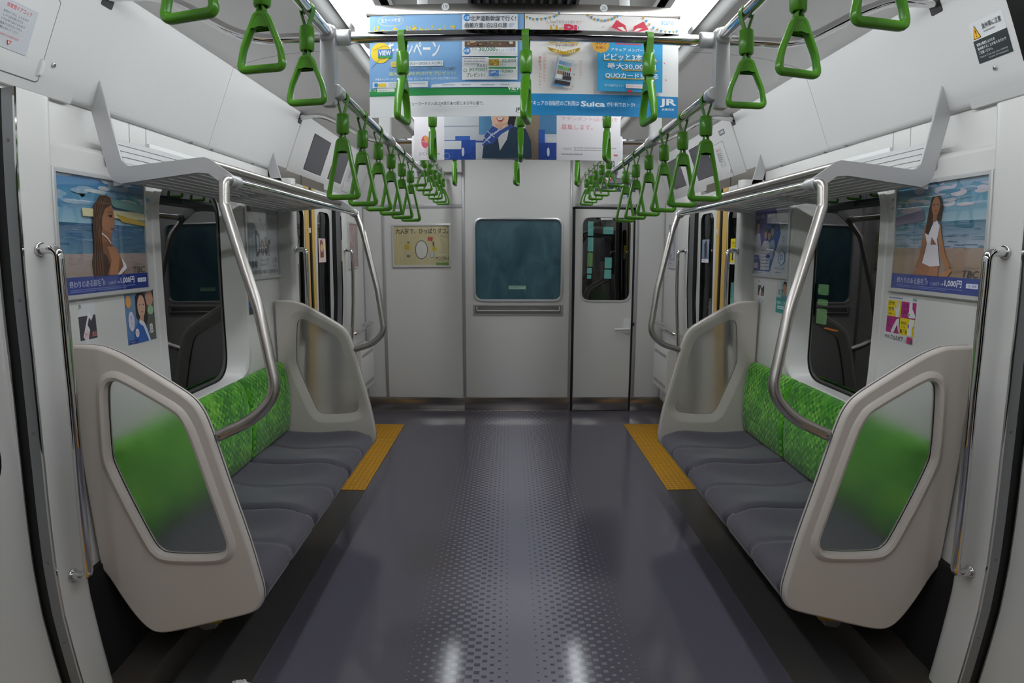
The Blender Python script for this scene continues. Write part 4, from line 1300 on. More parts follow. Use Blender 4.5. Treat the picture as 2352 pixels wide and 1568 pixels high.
# hatch over the near left door, with its lock and notice
t = thing('cock_hatch', 'white hatch with finger tab on the left overhead panel nearest the viewer', 'hatch', (-1.36, 1.42, 1.957))
bm = new()
slope_panel(bm, -1, 1.185, 1.498, 2.182, 1.954, 0.0003, 0.0010, r=0.014, mi=1)
slope_panel(bm, -1, 1.188, 1.494, 2.179, 1.957, 0.0005, 0.0026, r=0.013, mi=0)
link('lid', bm, ['white_panel', 'seam_grey'], t)
bm = new()
pts = [(1.483, 2.018), (1.497, 2.008), (1.497, 1.978), (1.483, 1.972)]
prism(bm, pts, lambda u, v, d: tuple(pan(-1, u, v, d)), 0.002, 0.012, bevel=0.001)
link('finger_tab', bm, 'white_paint', t)
pr = slope_print(-1, 1.295, 1.430, 2.125, 2.010, '#bfc2c6', off=0.0042)
pr.text('非常用ドアコック', 0.22, 0.07, 0.86, 0.17, '#c83838')
for i, tx in enumerate(('非常のときは、ふたをあけ', 'ハンドルを手前に引けば', 'ドアは手であけられます', '電車がとまらないうちは', '線路に出ないでください')):
    pr.text(tx, 0.18, 0.24 + i * 0.085, (0.82, 0.7, 0.78, 0.72, 0.66)[i], 0.24 + i * 0.085 + 0.055, '#606468', bold=0.0)
pr.text('EMERGENCY DOOR COCK', 0.12, 0.72, 0.72, 0.76, '#c85050', bold=0.0)
pr.poly([(0.44, 0.82), (0.56, 0.82), (0.49, 0.93)], '#c23a3a'); pr.poly([(0.465, 0.835), (0.535, 0.835), (0.49, 0.9)], '#d8c4c6')
tag(pr.build('notice_sticker', m='print_gloss'), 'grey notice with red heading on the near left hatch', 'sticker')
for s, side, y, z in ((-1, 'left', 1.536, 2.016), (1, 'right', 1.514, 2.020)):
    bm = new()
    p, q = pan(s, y, z, 0.0), pan(s, y, z, 0.004)
    n = Vector((-s, 0, -SL)).normalized()
    cyl(bm, p, p + n * 0.006, 0.0065, 18, bevel=0.0015)
    tag(link('panel_lock', bm, 'chrome'), 'small round chrome lock on the %s overhead panel nearest the viewer' % side, 'lock', 'panel locks')
# near right display: only the edge of its screen reaches into the picture
t = thing('display_screen', 'black overhead screen at the top right corner, nearest the viewer', 'display', (1.34, 1.25, 2.01))
bm = new()
slope_panel(bm, 1, 0.98, 1.412, 2.245, 2.010, 0.0004, 0.0035, r=0.004)
link('bezel', bm, 'black_plastic', t)
bm = new(); slope_panel(bm, 1, 0.995, 1.398, 2.235, 2.02, 0.0036, 0.0040, r=0.002)
link('screen', bm, 'black_plastic', t)
# ================================================================ hanging posters
def hang(y, label_side):
    t = thing('poster_hanger', '%s steel hanging bar holding posters under the ceiling' % label_side, 'hanger', (0, y, 2.24), 'poster hanging bars')
    bm = new()
    box(bm, -0.515, y - 0.007, 2.223, 0.512, y + 0.007, 2.258, 0.002)
    link('clamp_bar', bm, 'steel_brushed', t)
    for x in (-0.33, 0.326):
        bm = new(); box(bm, x - 0.017, y - 0.006, 2.257, x + 0.017, y + 0.006, 2.345, 0.002)
        link('hanger_arm', bm, 'white_paint', t)
    return t
h1 = hang(1.88, 'front')
for x, n_ in ((-0.255, '19'), (0.257, '20')):
    bm = new()
    cyl(bm, (x, 1.873, 2.246), (x, 1.8705, 2.246), 0.0125, 28)
    b = link('number_badge', bm, 'paper_white', h1)
    b['label'] = 'round white badge reading %s' % n_
    pr = Print((x - 0.0075, 1.8700, 2.252), (1, 0, 0), (0, 0, -1), 0.015, 0.012, '#e8e9ea', thick=0.0002)
    pr.text(n_, 0.05, 0.05, 0.95, 0.95, '#5a5d62', bold=0.0)
    o = pr.build('numeral', b)

# left sheet: card campaign.  photo pixels -> sheet
def px(x0, x1, y0, y1):
    return lambda x, y: ((x - x0) / (x1 - x0), (y - y0) / (y1 - y0))
A = Print((-0.503, 1.876, 2.226), (1, 0, 0), (0, 0, -1), 0.501, 0.336, '#f1f2f5')
f = px(850, 1203, 38, 268)
def R_(P, f, x0, y0, x1, y1, c, c2=None): a, b = f(x0, y0), f(x1, y1); P.rect(a[0], a[1], b[0], b[1], c, c2)
def T_(P, f, s, x0, y0, x1, y1, c, **k): a, b = f(x0, y0), f(x1, y1); P.text(s, a[0], a[1], b[0], b[1], c, **k)
def G_(P, f, x0, y0, x1, y1, n, c, **k): a, b = f(x0, y0), f(x1, y1); P.greek(a[0], a[1], b[0], b[1], n, c, **k)
R_(A, f, 850, 38, 1203, 205, '#8fc0ee', '#7fb2e6')
R_(A, f, 850, 205, 1203, 221, '#18994a')
a = f(899, 52); A.ring(a[0], a[1], 30 / 353, 13 / 230, 0.003, '#c9dcc6')
T_(A, f, '全カード対象', 876, 46, 922, 56, '#f6f8fa')
T_(A, f, 'ビューカードキャッシュレス', 861, 62, 1048, 92, '#f7d62a', bold=0.03)
T_(A, f, 'キャンペーン', 890, 98, 1012, 138, '#fbfbfd', bold=0.02)
a = f(876, 124); A.ell(a[0], a[1], 23 / 353, 23 / 230, '#f6d31c')
A.line([f(854, 158), f(872, 140), f(896, 134)], 0.0012, '#5b5a3a'); A.line([f(858, 118), f(884, 108), f(896, 112)], 0.0010, '#7b7432')
R_(A, f, 870, 116, 902, 131, '#2f7fc8'); R_(A, f, 870, 131, 902, 136, '#1f9a50')
T_(A, f, 'VIEW', 872, 119, 900, 130, '#f6f8fb', bold=0.03)
R_(A, f, 938, 144, 1020, 156, '#eef3f8'); R_(A, f, 900, 145, 936, 156, '#f6d31c')
T_(A, f, '2019.10.1(火)〜2020.1.31(金)', 903, 146, 1017, 154, '#8fa3b8')
T_(A, f, 'キャンペーン期間中100,000円以上ご利用いただいた方に抽選で', 896, 159, 1048, 166, '#5f6f84')
T_(A, f, '最大30,000JRE POINTをプレゼント!', 896, 168, 1048, 178, '#e3e6a0')
T_(A, f, '対象キャンペーンについて、詳しくは、ビューカードホームページをご確認ください。', 864, 181, 1054, 187, '#f2f6fa')
R_(A, f, 858, 190, 985, 203, '#eef2f6'); a = f(866, 196.5); A.ell(a[0], a[1], 5 / 353, 5 / 230, '#3a8fd8'); R_(A, f, 871, 193, 889, 201, '#f2d327')
G_(A, f, 895, 192, 980, 201, 2, '#b9c4d0')
a = f(992, 205); A.poly([f(992, 204), f(994, 198), f(1040, 194), f(1203, 193), f(1203, 204)], '#eef3f8')
for i in range(4): G_(A, f, 1018 + i * 44, 197, 1050 + i * 44, 201, 1, '#9fb2c6', seed=i)
for y0, y1 in ((42, 136), (138, 188)): R_(A, f, 1063, y0, 1189, y1, '#f3f4f6')
for i, (y, ch) in enumerate(((50, 'A'), (124, 'B'))):
    a = f(1074, y); A.ell(a[0], a[1], 8 / 353, 8 / 230, '#2f8fe0'); T_(A, f, ch + '賞', 1068, y - 4, 1080, y + 4, '#eef6fc')
T_(A, f, '北海道新幹線で行く!', 1082, 45, 1185, 58, '#4a5560')
T_(A, f, '函館方面1泊2日の旅', 1069, 61, 1165, 73, '#4a5560')
G_(A, f, 1169, 62, 1183, 72, 2, '#9fb6de')
rnd = random.Random(4)
R_(A, f, 1069, 76, 1184, 116, '#6f5a4c')
for i in range(60):
    x, y = rnd.uniform(1070, 1175), rnd.uniform(78, 110)
    R_(A, f, x, y, x + rnd.uniform(4, 9), y + rnd.uniform(2, 6), rnd.choice(['#e9e2d8', '#b98a54', '#3c3432', '#8e5a3a', '#d0a070', '#5a4a44']))
T_(A, f, '30,000', 1101, 120, 1139, 130, '#3f7a58'); T_(A, f, 'ポイント', 1140, 123, 1160, 130, '#4f6a60')
T_(A, f, 'JRE POINT', 1086, 121, 1099, 130, '#9fb0ac'); T_(A, f, '100名様', 1163, 122, 1183, 129, '#9fb6de')
G_(A, f, 1068, 142, 1118, 160, 3, '#a3a9ae'); T_(A, f, 'もれなく', 1098, 157, 1121, 164, '#4c5a58')
a = f(1071, 171); A.ring(a[0], a[1], 4 / 353, 4 / 230, 0.0015, '#2a6a44')
T_(A, f, 'JRE POINT', 1079, 166, 1121, 175, '#4f8a68'); T_(A, f, 'プレゼント!', 1074, 177, 1115, 186, '#3f5a50')
for y, c, tx in ((141, '#b28f30', '32,000'), (165, '#6aa0d8', '5,000')):
    R_(A, f, 1124, y, 1185, y + 3.5, '#18944a'); R_(A, f, 1124, y + 6, 1147, y + 20, c)
    for i in range(10):
        x, yy = rnd.uniform(1124, 1142), rnd.uniform(y + 6, y + 17); R_(A, f, x, yy, x + 4, yy + 2.5, rnd.choice(['#e0c860', '#8a6a24', '#c8a848'] if y < 150 else ['#d8e6f4', '#3f78c0', '#c05050']))
    T_(A, f, tx, 1153, y + 6, 1185 if y < 150 else 1178, y + 14, '#6f8f80'); T_(A, f, 'ポイント', 1149, y + 16, 1163, y + 20, '#8a9890')
R_(A, f, 872, 209, 912, 217, '#e6efe8'); T_(A, f, '詳しくは', 854, 210, 870, 216, '#eaf4ec'); T_(A, f, 'ビューカード', 876, 211, 894, 216, '#7f9a88')
T_(A, f, 'VIEW', 1166, 206, 1200, 216, '#eef6f0', bold=0.03); G_(A, f, 1172, 217.5, 1198, 219.5, 1, '#cfe6d6')
T_(A, f, 'ビューカードの入会はJR東日本の駅にある申込書で。', 944, 240, 1113, 250, '#6a6a70')
A.line([f(1010, 251), f(1103, 251)], 0.0006, '#77777c')
T_(A, f, 'JR', 1184, 254, 1199, 263, '#1f3a30', bold=0.03); G_(A, f, 1186, 264.5, 1199, 266, 1, '#3a5a4a')
tag(A.build('hanging_poster'), 'blue and white point-card poster hanging front left under badge 19', 'poster', 'hanging posters')

B = Print((0.001, 1.875, 2.226), (1, 0, 0), (0, 0, -1), 0.503, 0.332, '#f3f1ee')
f = px(1203, 1557, 38, 266)
R_(B, f, 1203, 218, 1557, 266, '#0f8fd0')
def bunting(pts, n):
    for i in range(n):
        q = (i + 0.5) / n * (len(pts) - 1)
        k = min(int(q), len(pts) - 2); w_ = q - k
        x = pts[k][0] * (1 - w_) + pts[k + 1][0] * w_; y = pts[k][1] * (1 - w_) + pts[k + 1][1] * w_
        B.poly([f(x - 3.5, y), f(x + 3.5, y), f(x, y + 7)], '#3f9fd6' if i % 2 else '#c8a83a')
bunting([(1204, 43), (1222, 50), (1245, 49), (1270, 43), (1284, 34)], 10)
bunting([(1344, 36), (1362, 47), (1382, 51), (1402, 46), (1418, 37)], 10)
bunting([(1472, 37), (1484, 52), (1502, 66), (1520, 71), (1540, 71), (1556, 68)], 10)
for i in range(34):
    x, y = rnd.uniform(1210, 1550), rnd.uniform(42, 212)
    if 1362 < x < 1518 and 118 < y: continue
    a = rnd.uniform(0, PI); q = 2.6
    B.poly([f(x + q * math.cos(a + d), y + q * math.sin(a + d)) for d in (0.3, PI - 0.3, PI + 0.3, -0.3)], rnd.choice(['#d84a5a', '#3f9fd6', '#c8b048', '#9a9a70']))
T_(B, f, 'Suicaでピピッとおトク', 1260, 56, 1324, 63, '#7a7a78')
for a, b in (((1253, 57), (1257, 65)), ((1250, 59), (1254, 66)), ((1333, 57), (1326, 65)), ((1330, 55), (1324, 62))): B.line([f(*a), f(*b)], 0.001, '#e05a5a')
T_(B, f, 'Ha', 1260, 68, 1290, 90, '#d3a92c', bold=0.03); T_(B, f, 'Pi', 1292, 65, 1322, 88, '#e0375a', bold=0.04)
T_(B, f, 'Birthday', 1258, 96, 1328, 112, '#d3a92c', bold=0.03)
T_(B, f, 'キャンペーン', 1272, 111, 1311, 117, '#55504a')
B.poly([f(1262, 119), f(1292, 126), f(1322, 119), f(1320, 127), f(1292, 134), f(1264, 127)], '#d0aa20'); B.poly([f(1254, 117), f(1266, 120), f(1264, 127), f(1258, 124)], '#b08f1a'); B.poly([f(1318, 120), f(1329, 117), f(1326, 124), f(1320, 127)], '#b08f1a')
T_(B, f, '10.1〜12.31', 1268, 123, 1316, 129, '#f4eec6')
T_(B, f, '日頃の感謝を込めて', 1244, 132, 1251, 196, '#e29a92', vertical=True, bold=0.0); T_(B, f, '素敵なプレゼント!', 1234, 138, 1241, 212, '#dc7f78', vertical=True)
T_(B, f, '発売3才記念!', 1326, 146, 1333, 186, '#e29a92', vertical=True, bold=0.0)
# plain drinks machine
B.poly([f(1277, 138), f(1315, 147), f(1307, 209), f(1266, 201)], '#dfe3ea'); B.poly([f(1277, 138), f(1279, 138.5), f(1268, 201), f(1265, 200)], '#8fb0d8')
for r_ in range(3):
    for c_ in range(7):
        x = 1281 + c_ * 4.2 - r_ * 2.2; y = 147 + r_ * 11 + c_ * 1.0
        R_(B, f, x, y, x + 3, y + 8, (['#58a6e0', '#7fc0ea', '#9ad0f0'], ['#5fae5a', '#7cc070', '#d84a3c'], ['#a8743c', '#5a3c2a', '#2c2828'])[r_][c_ // 3 if c_ < 6 else 2])
B.poly([f(1275, 178), f(1288, 180), f(1286, 189), f(1273, 187)], '#f6f6f4'); B.poly([f(1290, 181), f(1308, 184), f(1307, 192), f(1288, 189)], '#3a2c34')
B.poly([f(1271, 190), f(1306, 196), f(1304, 204), f(1269, 199)], '#2a2c34'); B.poly([f(1267, 200), f(1290, 203), f(1288, 206), f(1266, 203)], '#2f8fd8')
# bow and blue offer panel
B.poly([f(1398, 72), f(1410, 55), f(1430, 66), f(1435, 82), f(1420, 80)], '#d93a52'); B.poly([f(1484, 74), f(1472, 56), f(1450, 68), f(1446, 82), f(1462, 80)], '#d93a52')
B.poly([f(1412, 72), f(1424, 70), f(1433, 80), f(1424, 79)], '#f3f1ee'); B.poly([f(1470, 72), f(1458, 72), f(1448, 80), f(1458, 79)], '#f3f1ee')
R_(B, f, 1366, 98, 1516, 214, '#1c9fd6')
R_(B, f, 1408, 98, 1466, 110, '#d93a52')
a = f(1374, 112); n_ = 18
B.poly([(a[0] + (21 if i % 2 else 18) / 354 * math.cos(PI * i / n_), a[1] + (19 if i % 2 else 16.5) / 228 * math.sin(PI * i / n_)) for i in range(2 * n_)], '#e3b13a')
T_(B, f, '309', 1361, 103, 1388, 112, '#c8503a'); T_(B, f, '名様に', 1362, 115, 1386, 121, '#c8503a')
T_(B, f, 'アキュア メンバーズなら', 1397, 118, 1498, 125, '#eef8fc')
for x0, y0, x1, y1 in ((1381, 144, 1418, 147), (1427, 144, 1505, 147), (1422, 165, 1505, 168), (1384, 184, 1500, 187)): R_(B, f, x0, y0, x1, y1, '#b3a860')
T_(B, f, 'ピピッと3本購入', 1381, 131, 1502, 146, '#eef8fc', bold=0.02); T_(B, f, '最大30,000円', 1388, 152, 1500, 166, '#eef8fc', bold=0.02); T_(B, f, 'QUOカード当たる', 1384, 173, 1506, 186, '#eef8fc', bold=0.02)
T_(B, f, '今すぐWEBでエントリー', 1382, 199, 1427, 205, '#d8eef8'); R_(B, f, 1431, 198, 1475, 207, '#f2e6ea'); T_(B, f, 'ピピバースデー', 1434, 200, 1472, 205, '#d89aa8'); R_(B, f, 1434, 211, 1446, 216, '#d8203c')
T_(B, f, 'acure', 1511, 54, 1541, 63, '#8fbfe6', shear=0.3)
T_(B, f, 'アキュアの自販機のご利用は', 1213, 238, 1325, 249, '#eef8fc'); T_(B, f, 'Suica', 1329, 238, 1384, 250, '#f6fbfe', bold=0.03); T_(B, f, 'が便利でおトク!', 1388, 239, 1452, 249, '#eef8fc')
for y in (243, 247): B.line([f(1456, y), f(1480, y)], 0.0005, '#8fd0f0')
T_(B, f, 'JR', 1509, 228, 1548, 247, '#f4fafd', bold=0.03); T_(B, f, 'JR東日本', 1514, 249, 1543, 255, '#f4fafd', bold=0.02)
tag(B.build('hanging_poster'), 'white and blue birthday campaign poster hanging front right under badge 20', 'poster', 'hanging posters')

# second hanging poster
hang(2.85, 'rear')
C = Print((-0.516, 2.846, 2.226), (1, 0, 0), (0, 0, -1), 1.018, 0.318, '#f0edf1')
f = px(952, 1424, 221, 369)
R_(C, f, 1021, 221, 1277, 369, '#d9dde2', '#c6ccd4')
R_(C, f, 1100, 221, 1130, 312, '#5f98c4'); R_(C, f, 1206, 221, 1240, 369, '#a5917c', '#8a7868'); R_(C, f, 1238, 221, 1277, 310, '#4f86b4')
R_(C, f, 1021, 291, 1100, 293, '#aab8c8')
for x0, y0, x1, y1, c in ((1021, 324, 1093, 369, '#1f4fae'), (1046, 315, 1080, 324, '#2f66c2'), (1080, 326, 1110, 340, '#2458b4'), (1236, 330, 1277, 369, '#1c469e'), (1236, 300, 1250, 330, '#2a5cb4'), (1254, 318, 1277, 330, '#d8dde4')):
    R_(C, f, x0, y0, x1, y1, c)
R_(C, f, 1021, 326, 1060, 345, '#e0e5ea'); R_(C, f, 1093, 330, 1112, 369, '#e4e6ea')
for i in range(160):
    x, y = rnd.uniform(1022, 1088), rnd.uniform(346, 366)
    if rnd.random() < 0.35: x = rnd.uniform(1238, 1274)
    R_(C, f, x, y, x + 2, y + 1.5, rnd.choice(['#3f70c8', '#17398a', '#2a5ab8']))
for x in (1065, 1257): a = f(x, 354); C.ell(a[0], a[1], 3 / 472, 10 / 148, '#dfe4ec')
# attendant: hair, face, neck, blouse, jacket, scarf
C.poly([f(1126, 240), f(1140, 226), f(1160, 226), f(1176, 240), f(1186, 268), f(1180, 296), f(1168, 304), f(1150, 290), f(1130, 262)], '#241f22')
a = f(1148, 272); C.ell(a[0], a[1], 20 / 472, 33 / 148, '#ecc4aa')
C.poly([f(1136, 292), f(1164, 288), f(1172, 306), f(1146, 322)], '#dcae92')
C.poly([f(1142, 308), f(1170, 300), f(1160, 340), f(1148, 352)], '#d4d2d4')
C.poly([f(1170, 296), f(1206, 302), f(1218, 330), f(1220, 369), f(1108, 369), f(1112, 334), f(1128, 318), f(1142, 312), f(1148, 352), f(1164, 326)], '#1c3a52')
C.poly([f(1132, 296), f(1150, 306), f(1174, 292), f(1178, 299), f(1152, 314), f(1132, 336), f(1108, 340), f(1114, 318)], '#2f4f9c')
for q in range(5): C.line([f(1110 + q * 6, 336 - q * 5), f(1132 + q * 7, 312 - q * 4)], 0.003, ('#e8ecf4', '#78b0dc', '#e8ecf4', '#203a7c', '#e8ecf4')[q])
C.line([f(1112, 322), f(1126, 334)], 0.003, '#e8ecf4'); C.line([f(1120, 308), f(1136, 322)], 0.003, '#e8ecf4')
C.poly([f(1139, 279), f(1157, 278), f(1153, 286), f(1146, 287)], '#b8484e'); C.poly([f(1141, 279.5), f(1155, 279), f(1152, 283), f(1145, 283.5)], '#f4f0ee')
C.line([f(1150, 258), f(1149, 271), f(1153, 272)], 0.0012, '#c89a82')
a = f(980, 331); C.ell(a[0], a[1], 9 / 472, 14 / 148, '#e8617c'); C.poly([f(976, 318), f(984, 318), f(989, 330), f(980, 333)], '#f0a35c'); C.line([f(971, 330), f(989, 334)], 0.002, '#f6d8de')
T_(C, f, 'J-Creation', 966, 354, 1013, 363, '#8a868c', bold=0.0)
a = f(1029, 363); C.ring(a[0], a[1], 7 / 472, 7 / 148, 0.003, '#7f9fb8')
T_(C, f, 'アテンダント(正社員)を', 1286, 275, 1414, 285, '#dc8f96', bold=0.0); T_(C, f, '募集します。', 1286, 292, 1357, 304, '#d98089', bold=0.0)
T_(C, f, '接客サービスのお仕事です', 1286, 240, 1400, 250, '#dc8f96', bold=0.0)
R_(C, f, 1290, 344, 1310, 350, '#dcd9dd'); G_(C, f, 1315, 342, 1412, 352, 2, '#a8a4aa'); G_(C, f, 1286, 356, 1360, 362, 1, '#a09ca2'); R_(C, f, 1405, 358, 1414, 362, '#d8707c')
tag(C.build('hanging_poster'), 'wide attendant recruitment poster hanging behind the front pair', 'poster', 'hanging posters')

# ================================================================ framed wall posters
def framed(s, y0, y1, z0, z1, label, draw, base='#ffffff', name='framed_poster'):
    """y0: left edge as read; the frame stands proud of the wall."""
    t = thing(name, label, 'poster', (s * 1.36, (y0 + y1) / 2, z1))
    bm = new()
    a, b = min(y0, y1), max(y0, y1)
    o_ = [(a - 0.014, z1 - 0.016), (b + 0.014, z1 - 0.016), (b + 0.014, z0 + 0.014), (a - 0.014, z0 + 0.014)]
    m_ = [(a - 0.010, z1 - 0.012), (b + 0.010, z1 - 0.012), (b + 0.010, z0 + 0.010), (a - 0.010, z0 + 0.010)]
    i_ = [(a, z1), (b, z1), (b, z0), (a, z0)]
    loft(bm, [[(s * 1.361, u, v) for u, v in o_], [(s * 1.349, u, v) for u, v in o_], [(s * 1.346, u, v) for u, v in m_], [(s * 1.347, u, v) for u, v in i_], [(s * 1.3585, u, v) for u, v in i_]])
    link('frame', bm, 'aluminium', t, sharp=20)
    P = Print((s * 1.3565, y0, z0), (0, -s, 0), (0, 0, -1), abs(y1 - y0), z0 - z1, base, thick=0.001, step=0.00012)
    draw(P)
    P.build('sheet', t, 'print_gloss')
    bm = new()
    bm.faces.new([bm.verts.new((s * 1.3500, u, v)) for u, v in i_])
    link('clear_cover', bm, 'clear_cover', t, smooth=False)

def beach(P, seed, sky, horizon, sea1, sea2, sand1, sand2, shore):
    rnd = random.Random(seed)
    n = 14
    for i in range(n):
        q, q2 = i / n, (i + 1) / n
        mix = lambda A, B, w_: tuple(x * (1 - w_) + y * w_ for x, y in zip(A, B))
        P.rect(0, horizon * q, 1, horizon * q2, mix(sky[0], sky[1], q), mix(sky[0], sky[1], q2)); P.k -= 1
    for i in range(40):
        P.ell(rnd.uniform(0, 1), rnd.uniform(0.0, horizon * 0.7), rnd.uniform(0.04, 0.13), rnd.uniform(0.012, 0.045), mix(sky[2], sky[0], rnd.random()), 14); P.k -= 0.7
    P.k += 1
    P.rect(0, horizon, 1, shore, sea1, sea2)
    for i in range(90):
        v = horizon + (shore - horizon) * rnd.random() ** 1.2; u = rnd.uniform(-0.05, 0.95); l = rnd.uniform(0.04, 0.2)
        P.poly([(max(0, u), v), (min(1, u + l), v + rnd.uniform(-.004, .004)), (min(1, u + l), v + 0.008), (max(0, u), v + 0.006)], mix(sea1, (0.85, 0.9, 0.95), rnd.random() * 0.5)); P.k -= 0.8
    P.k += 1
    P.rect(0, shore, 1, 0.86, sand1, sand2)
    for i in range(70):
        v = rnd.uniform(shore, 0.85); u = rnd.uniform(0, 0.93)
        P.rect(u, v, u + rnd.uniform(0.02, 0.07), v + 0.006, mix(sand1, sand2, rnd.random() * 1.3)); P.k -= 0.8
    P.k += 1
    P.rect(0, 0.855, 1, 1, '#24409c')
    P.text('終わりのある脱毛', 0.07, 0.885, 0.40, 0.945, '#e4e8f4', bold=0.0)
    P.text('※', 0.41, 0.88, 0.43, 0.90, '#d8dcee'); P.text('両ワキ', 0.425, 0.90, 0.45, 0.945, '#d8dcee')
    P.text('11,880円', 0.48, 0.91, 0.575, 0.945, '#c2cbea', bold=0.0); P.text('→', 0.585, 0.915, 0.625, 0.935, '#d8dcee'); P.text('1,000円', 0.635, 0.88, 0.81, 0.945, '#f2f4fa', bold=0.015)
    P.rect(0.855, 0.90, 0.97, 0.94, '#dfe3f2'); P.text('TBC 検索', 0.87, 0.908, 0.955, 0.933, '#6f7cae')
    P.greek(0.07, 0.955, 0.82, 0.985, 2, '#7f8fc8')
    P.text('エステティック', 0.815, 0.755, 0.96, 0.785, '#5a5658', bold=0.0)
    P.text('TBC', 0.805, 0.79, 0.965, 0.85, '#3c383a', bold=0.0, shear=0.15)

def draw_left(P):
    beach(P, 3, ((0.22, 0.50, 0.72), (0.62, 0.78, 0.86), (0.86, 0.88, 0.90)), 0.40, (0.20, 0.40, 0.58), (0.42, 0.60, 0.70), (0.74, 0.66, 0.64), (0.68, 0.59, 0.54), 0.66)
    P.rect(0.25, 0.27, 1, 0.34, (0.80, 0.78, 0.62)); P.poly([(0.62, 0.30), (1, 0.36), (1, 0.40), (0.7, 0.37)], (0.72, 0.60, 0.22))
    P.poly([(0.55, 0.16), (1, 0.2), (1, 0.28), (0.6, 0.24)], (0.40, 0.58, 0.56))
    # woman seen from behind, looking over her shoulder: body, dress, arm, hair, face
    P.poly([(0.34, 0.855), (0.36, 0.62), (0.43, 0.52), (0.52, 0.55), (0.62, 0.64), (0.69, 0.78), (0.69, 0.855)], '#7d5238')
    P.poly([(0.66, 0.70), (0.71, 0.76), (0.72, 0.80), (0.64, 0.855), (0.60, 0.855), (0.68, 0.78)], '#d8d2dc')
    P.poly([(0.50, 0.60), (0.60, 0.60), (0.64, 0.70), (0.60, 0.855), (0.50, 0.855), (0.54, 0.72)], '#a87452')
    P.poly([(0.40, 0.855), (0.42, 0.64), (0.49, 0.68), (0.52, 0.76), (0.48, 0.855)], '#3f2a20')
    P.ell(0.52, 0.34, 0.082, 0.155, '#9c6a4c'); P.poly([(0.44, 0.44), (0.56, 0.48), (0.56, 0.56), (0.44, 0.56)], '#8a5a3e')
    P.poly([(0.52, 0.14), (0.44, 0.15), (0.37, 0.24), (0.35, 0.42), (0.35, 0.62), (0.32, 0.74), (0.33, 0.855), (0.44, 0.855), (0.45, 0.70), (0.44, 0.50), (0.46, 0.34), (0.50, 0.26), (0.58, 0.22), (0.57, 0.16)], '#4d3526')
    for q in range(7): P.line([(0.50 - q * 0.018, 0.17 + q * 0.01), (0.42 - q * 0.008, 0.36), (0.42 - q * 0.010, 0.6), (0.43 - q * 0.015, 0.84)], 0.002, ('#7a5a40', '#33221a')[q % 2])
    P.poly([(0.53, 0.315), (0.575, 0.31), (0.57, 0.335), (0.54, 0.335)], '#2a1a14'); P.line([(0.52, 0.29), (0.58, 0.285)], 0.002, '#4a3022')
    P.line([(0.59, 0.33), (0.605, 0.39), (0.585, 0.40)], 0.0015, '#6a4430'); P.poly([(0.55, 0.435), (0.59, 0.43), (0.58, 0.45), (0.555, 0.45)], '#6a3a34')
    P.line([(0.44, 0.48), (0.50, 0.52), (0.54, 0.57)], 0.004, '#d8d2dc')
def draw_right(P):
    beach(P, 9, ((0.30, 0.56, 0.70), (0.66, 0.78, 0.84), (0.88, 0.82, 0.86)), 0.36, (0.22, 0.46, 0.58), (0.72, 0.76, 0.82), (0.72, 0.62, 0.56), (0.66, 0.55, 0.46), 0.60)
    P.poly([(0, 0.30), (0.34, 0.24), (0.36, 0.34), (0, 0.38)], (0.45, 0.42, 0.52))
    # woman kneeling on the sand in a white dress
    P.poly([(0.36, 0.70), (0.48, 0.70), (0.46, 0.855), (0.26, 0.855), (0.30, 0.80)], '#9c6c50'); P.poly([(0.47, 0.72), (0.56, 0.72), (0.55, 0.855), (0.44, 0.855)], '#a87658'); P.poly([(0.58, 0.83), (0.68, 0.78), (0.70, 0.80), (0.66, 0.855), (0.56, 0.855)], '#b07e5c')
    P.poly([(0.38, 0.36), (0.35, 0.52), (0.33, 0.68), (0.28, 0.78), (0.32, 0.80), (0.37, 0.70), (0.42, 0.50)], '#94664a'); P.poly([(0.54, 0.36), (0.57, 0.50), (0.62, 0.66), (0.68, 0.76), (0.65, 0.81), (0.58, 0.68), (0.52, 0.50)], '#a2724f')
    P.poly([(0.40, 0.36), (0.50, 0.34), (0.54, 0.40), (0.52, 0.52), (0.57, 0.76), (0.46, 0.77), (0.37, 0.74), (0.41, 0.56), (0.38, 0.46)], '#d4cfd6')
    P.poly([(0.46, 0.50), (0.52, 0.57), (0.45, 0.57)], '#8e5c42')
    P.poly([(0.44, 0.13), (0.53, 0.13), (0.56, 0.22), (0.54, 0.36), (0.48, 0.34), (0.42, 0.48), (0.38, 0.46), (0.41, 0.24)], '#3e2c22')
    P.ell(0.485, 0.22, 0.045, 0.085, '#9a6c52'); P.poly([(0.46, 0.29), (0.51, 0.29), (0.50, 0.36), (0.46, 0.36)], '#8e6048')
    for x in (0.465, 0.505): P.ell(x, 0.205, 0.010, 0.008, '#2a1c18', 10)
    P.rect(0.475, 0.258, 0.505, 0.268, '#7a3f3a')
framed(-1, 1.505, 1.928, 1.703, 1.343, 'framed beach poster of a long-haired woman looking over her shoulder on the left wall', draw_left)
framed(1, 1.928, 1.500, 1.706, 1.347, 'framed beach poster of a woman kneeling in a white dress on the right wall', draw_right)

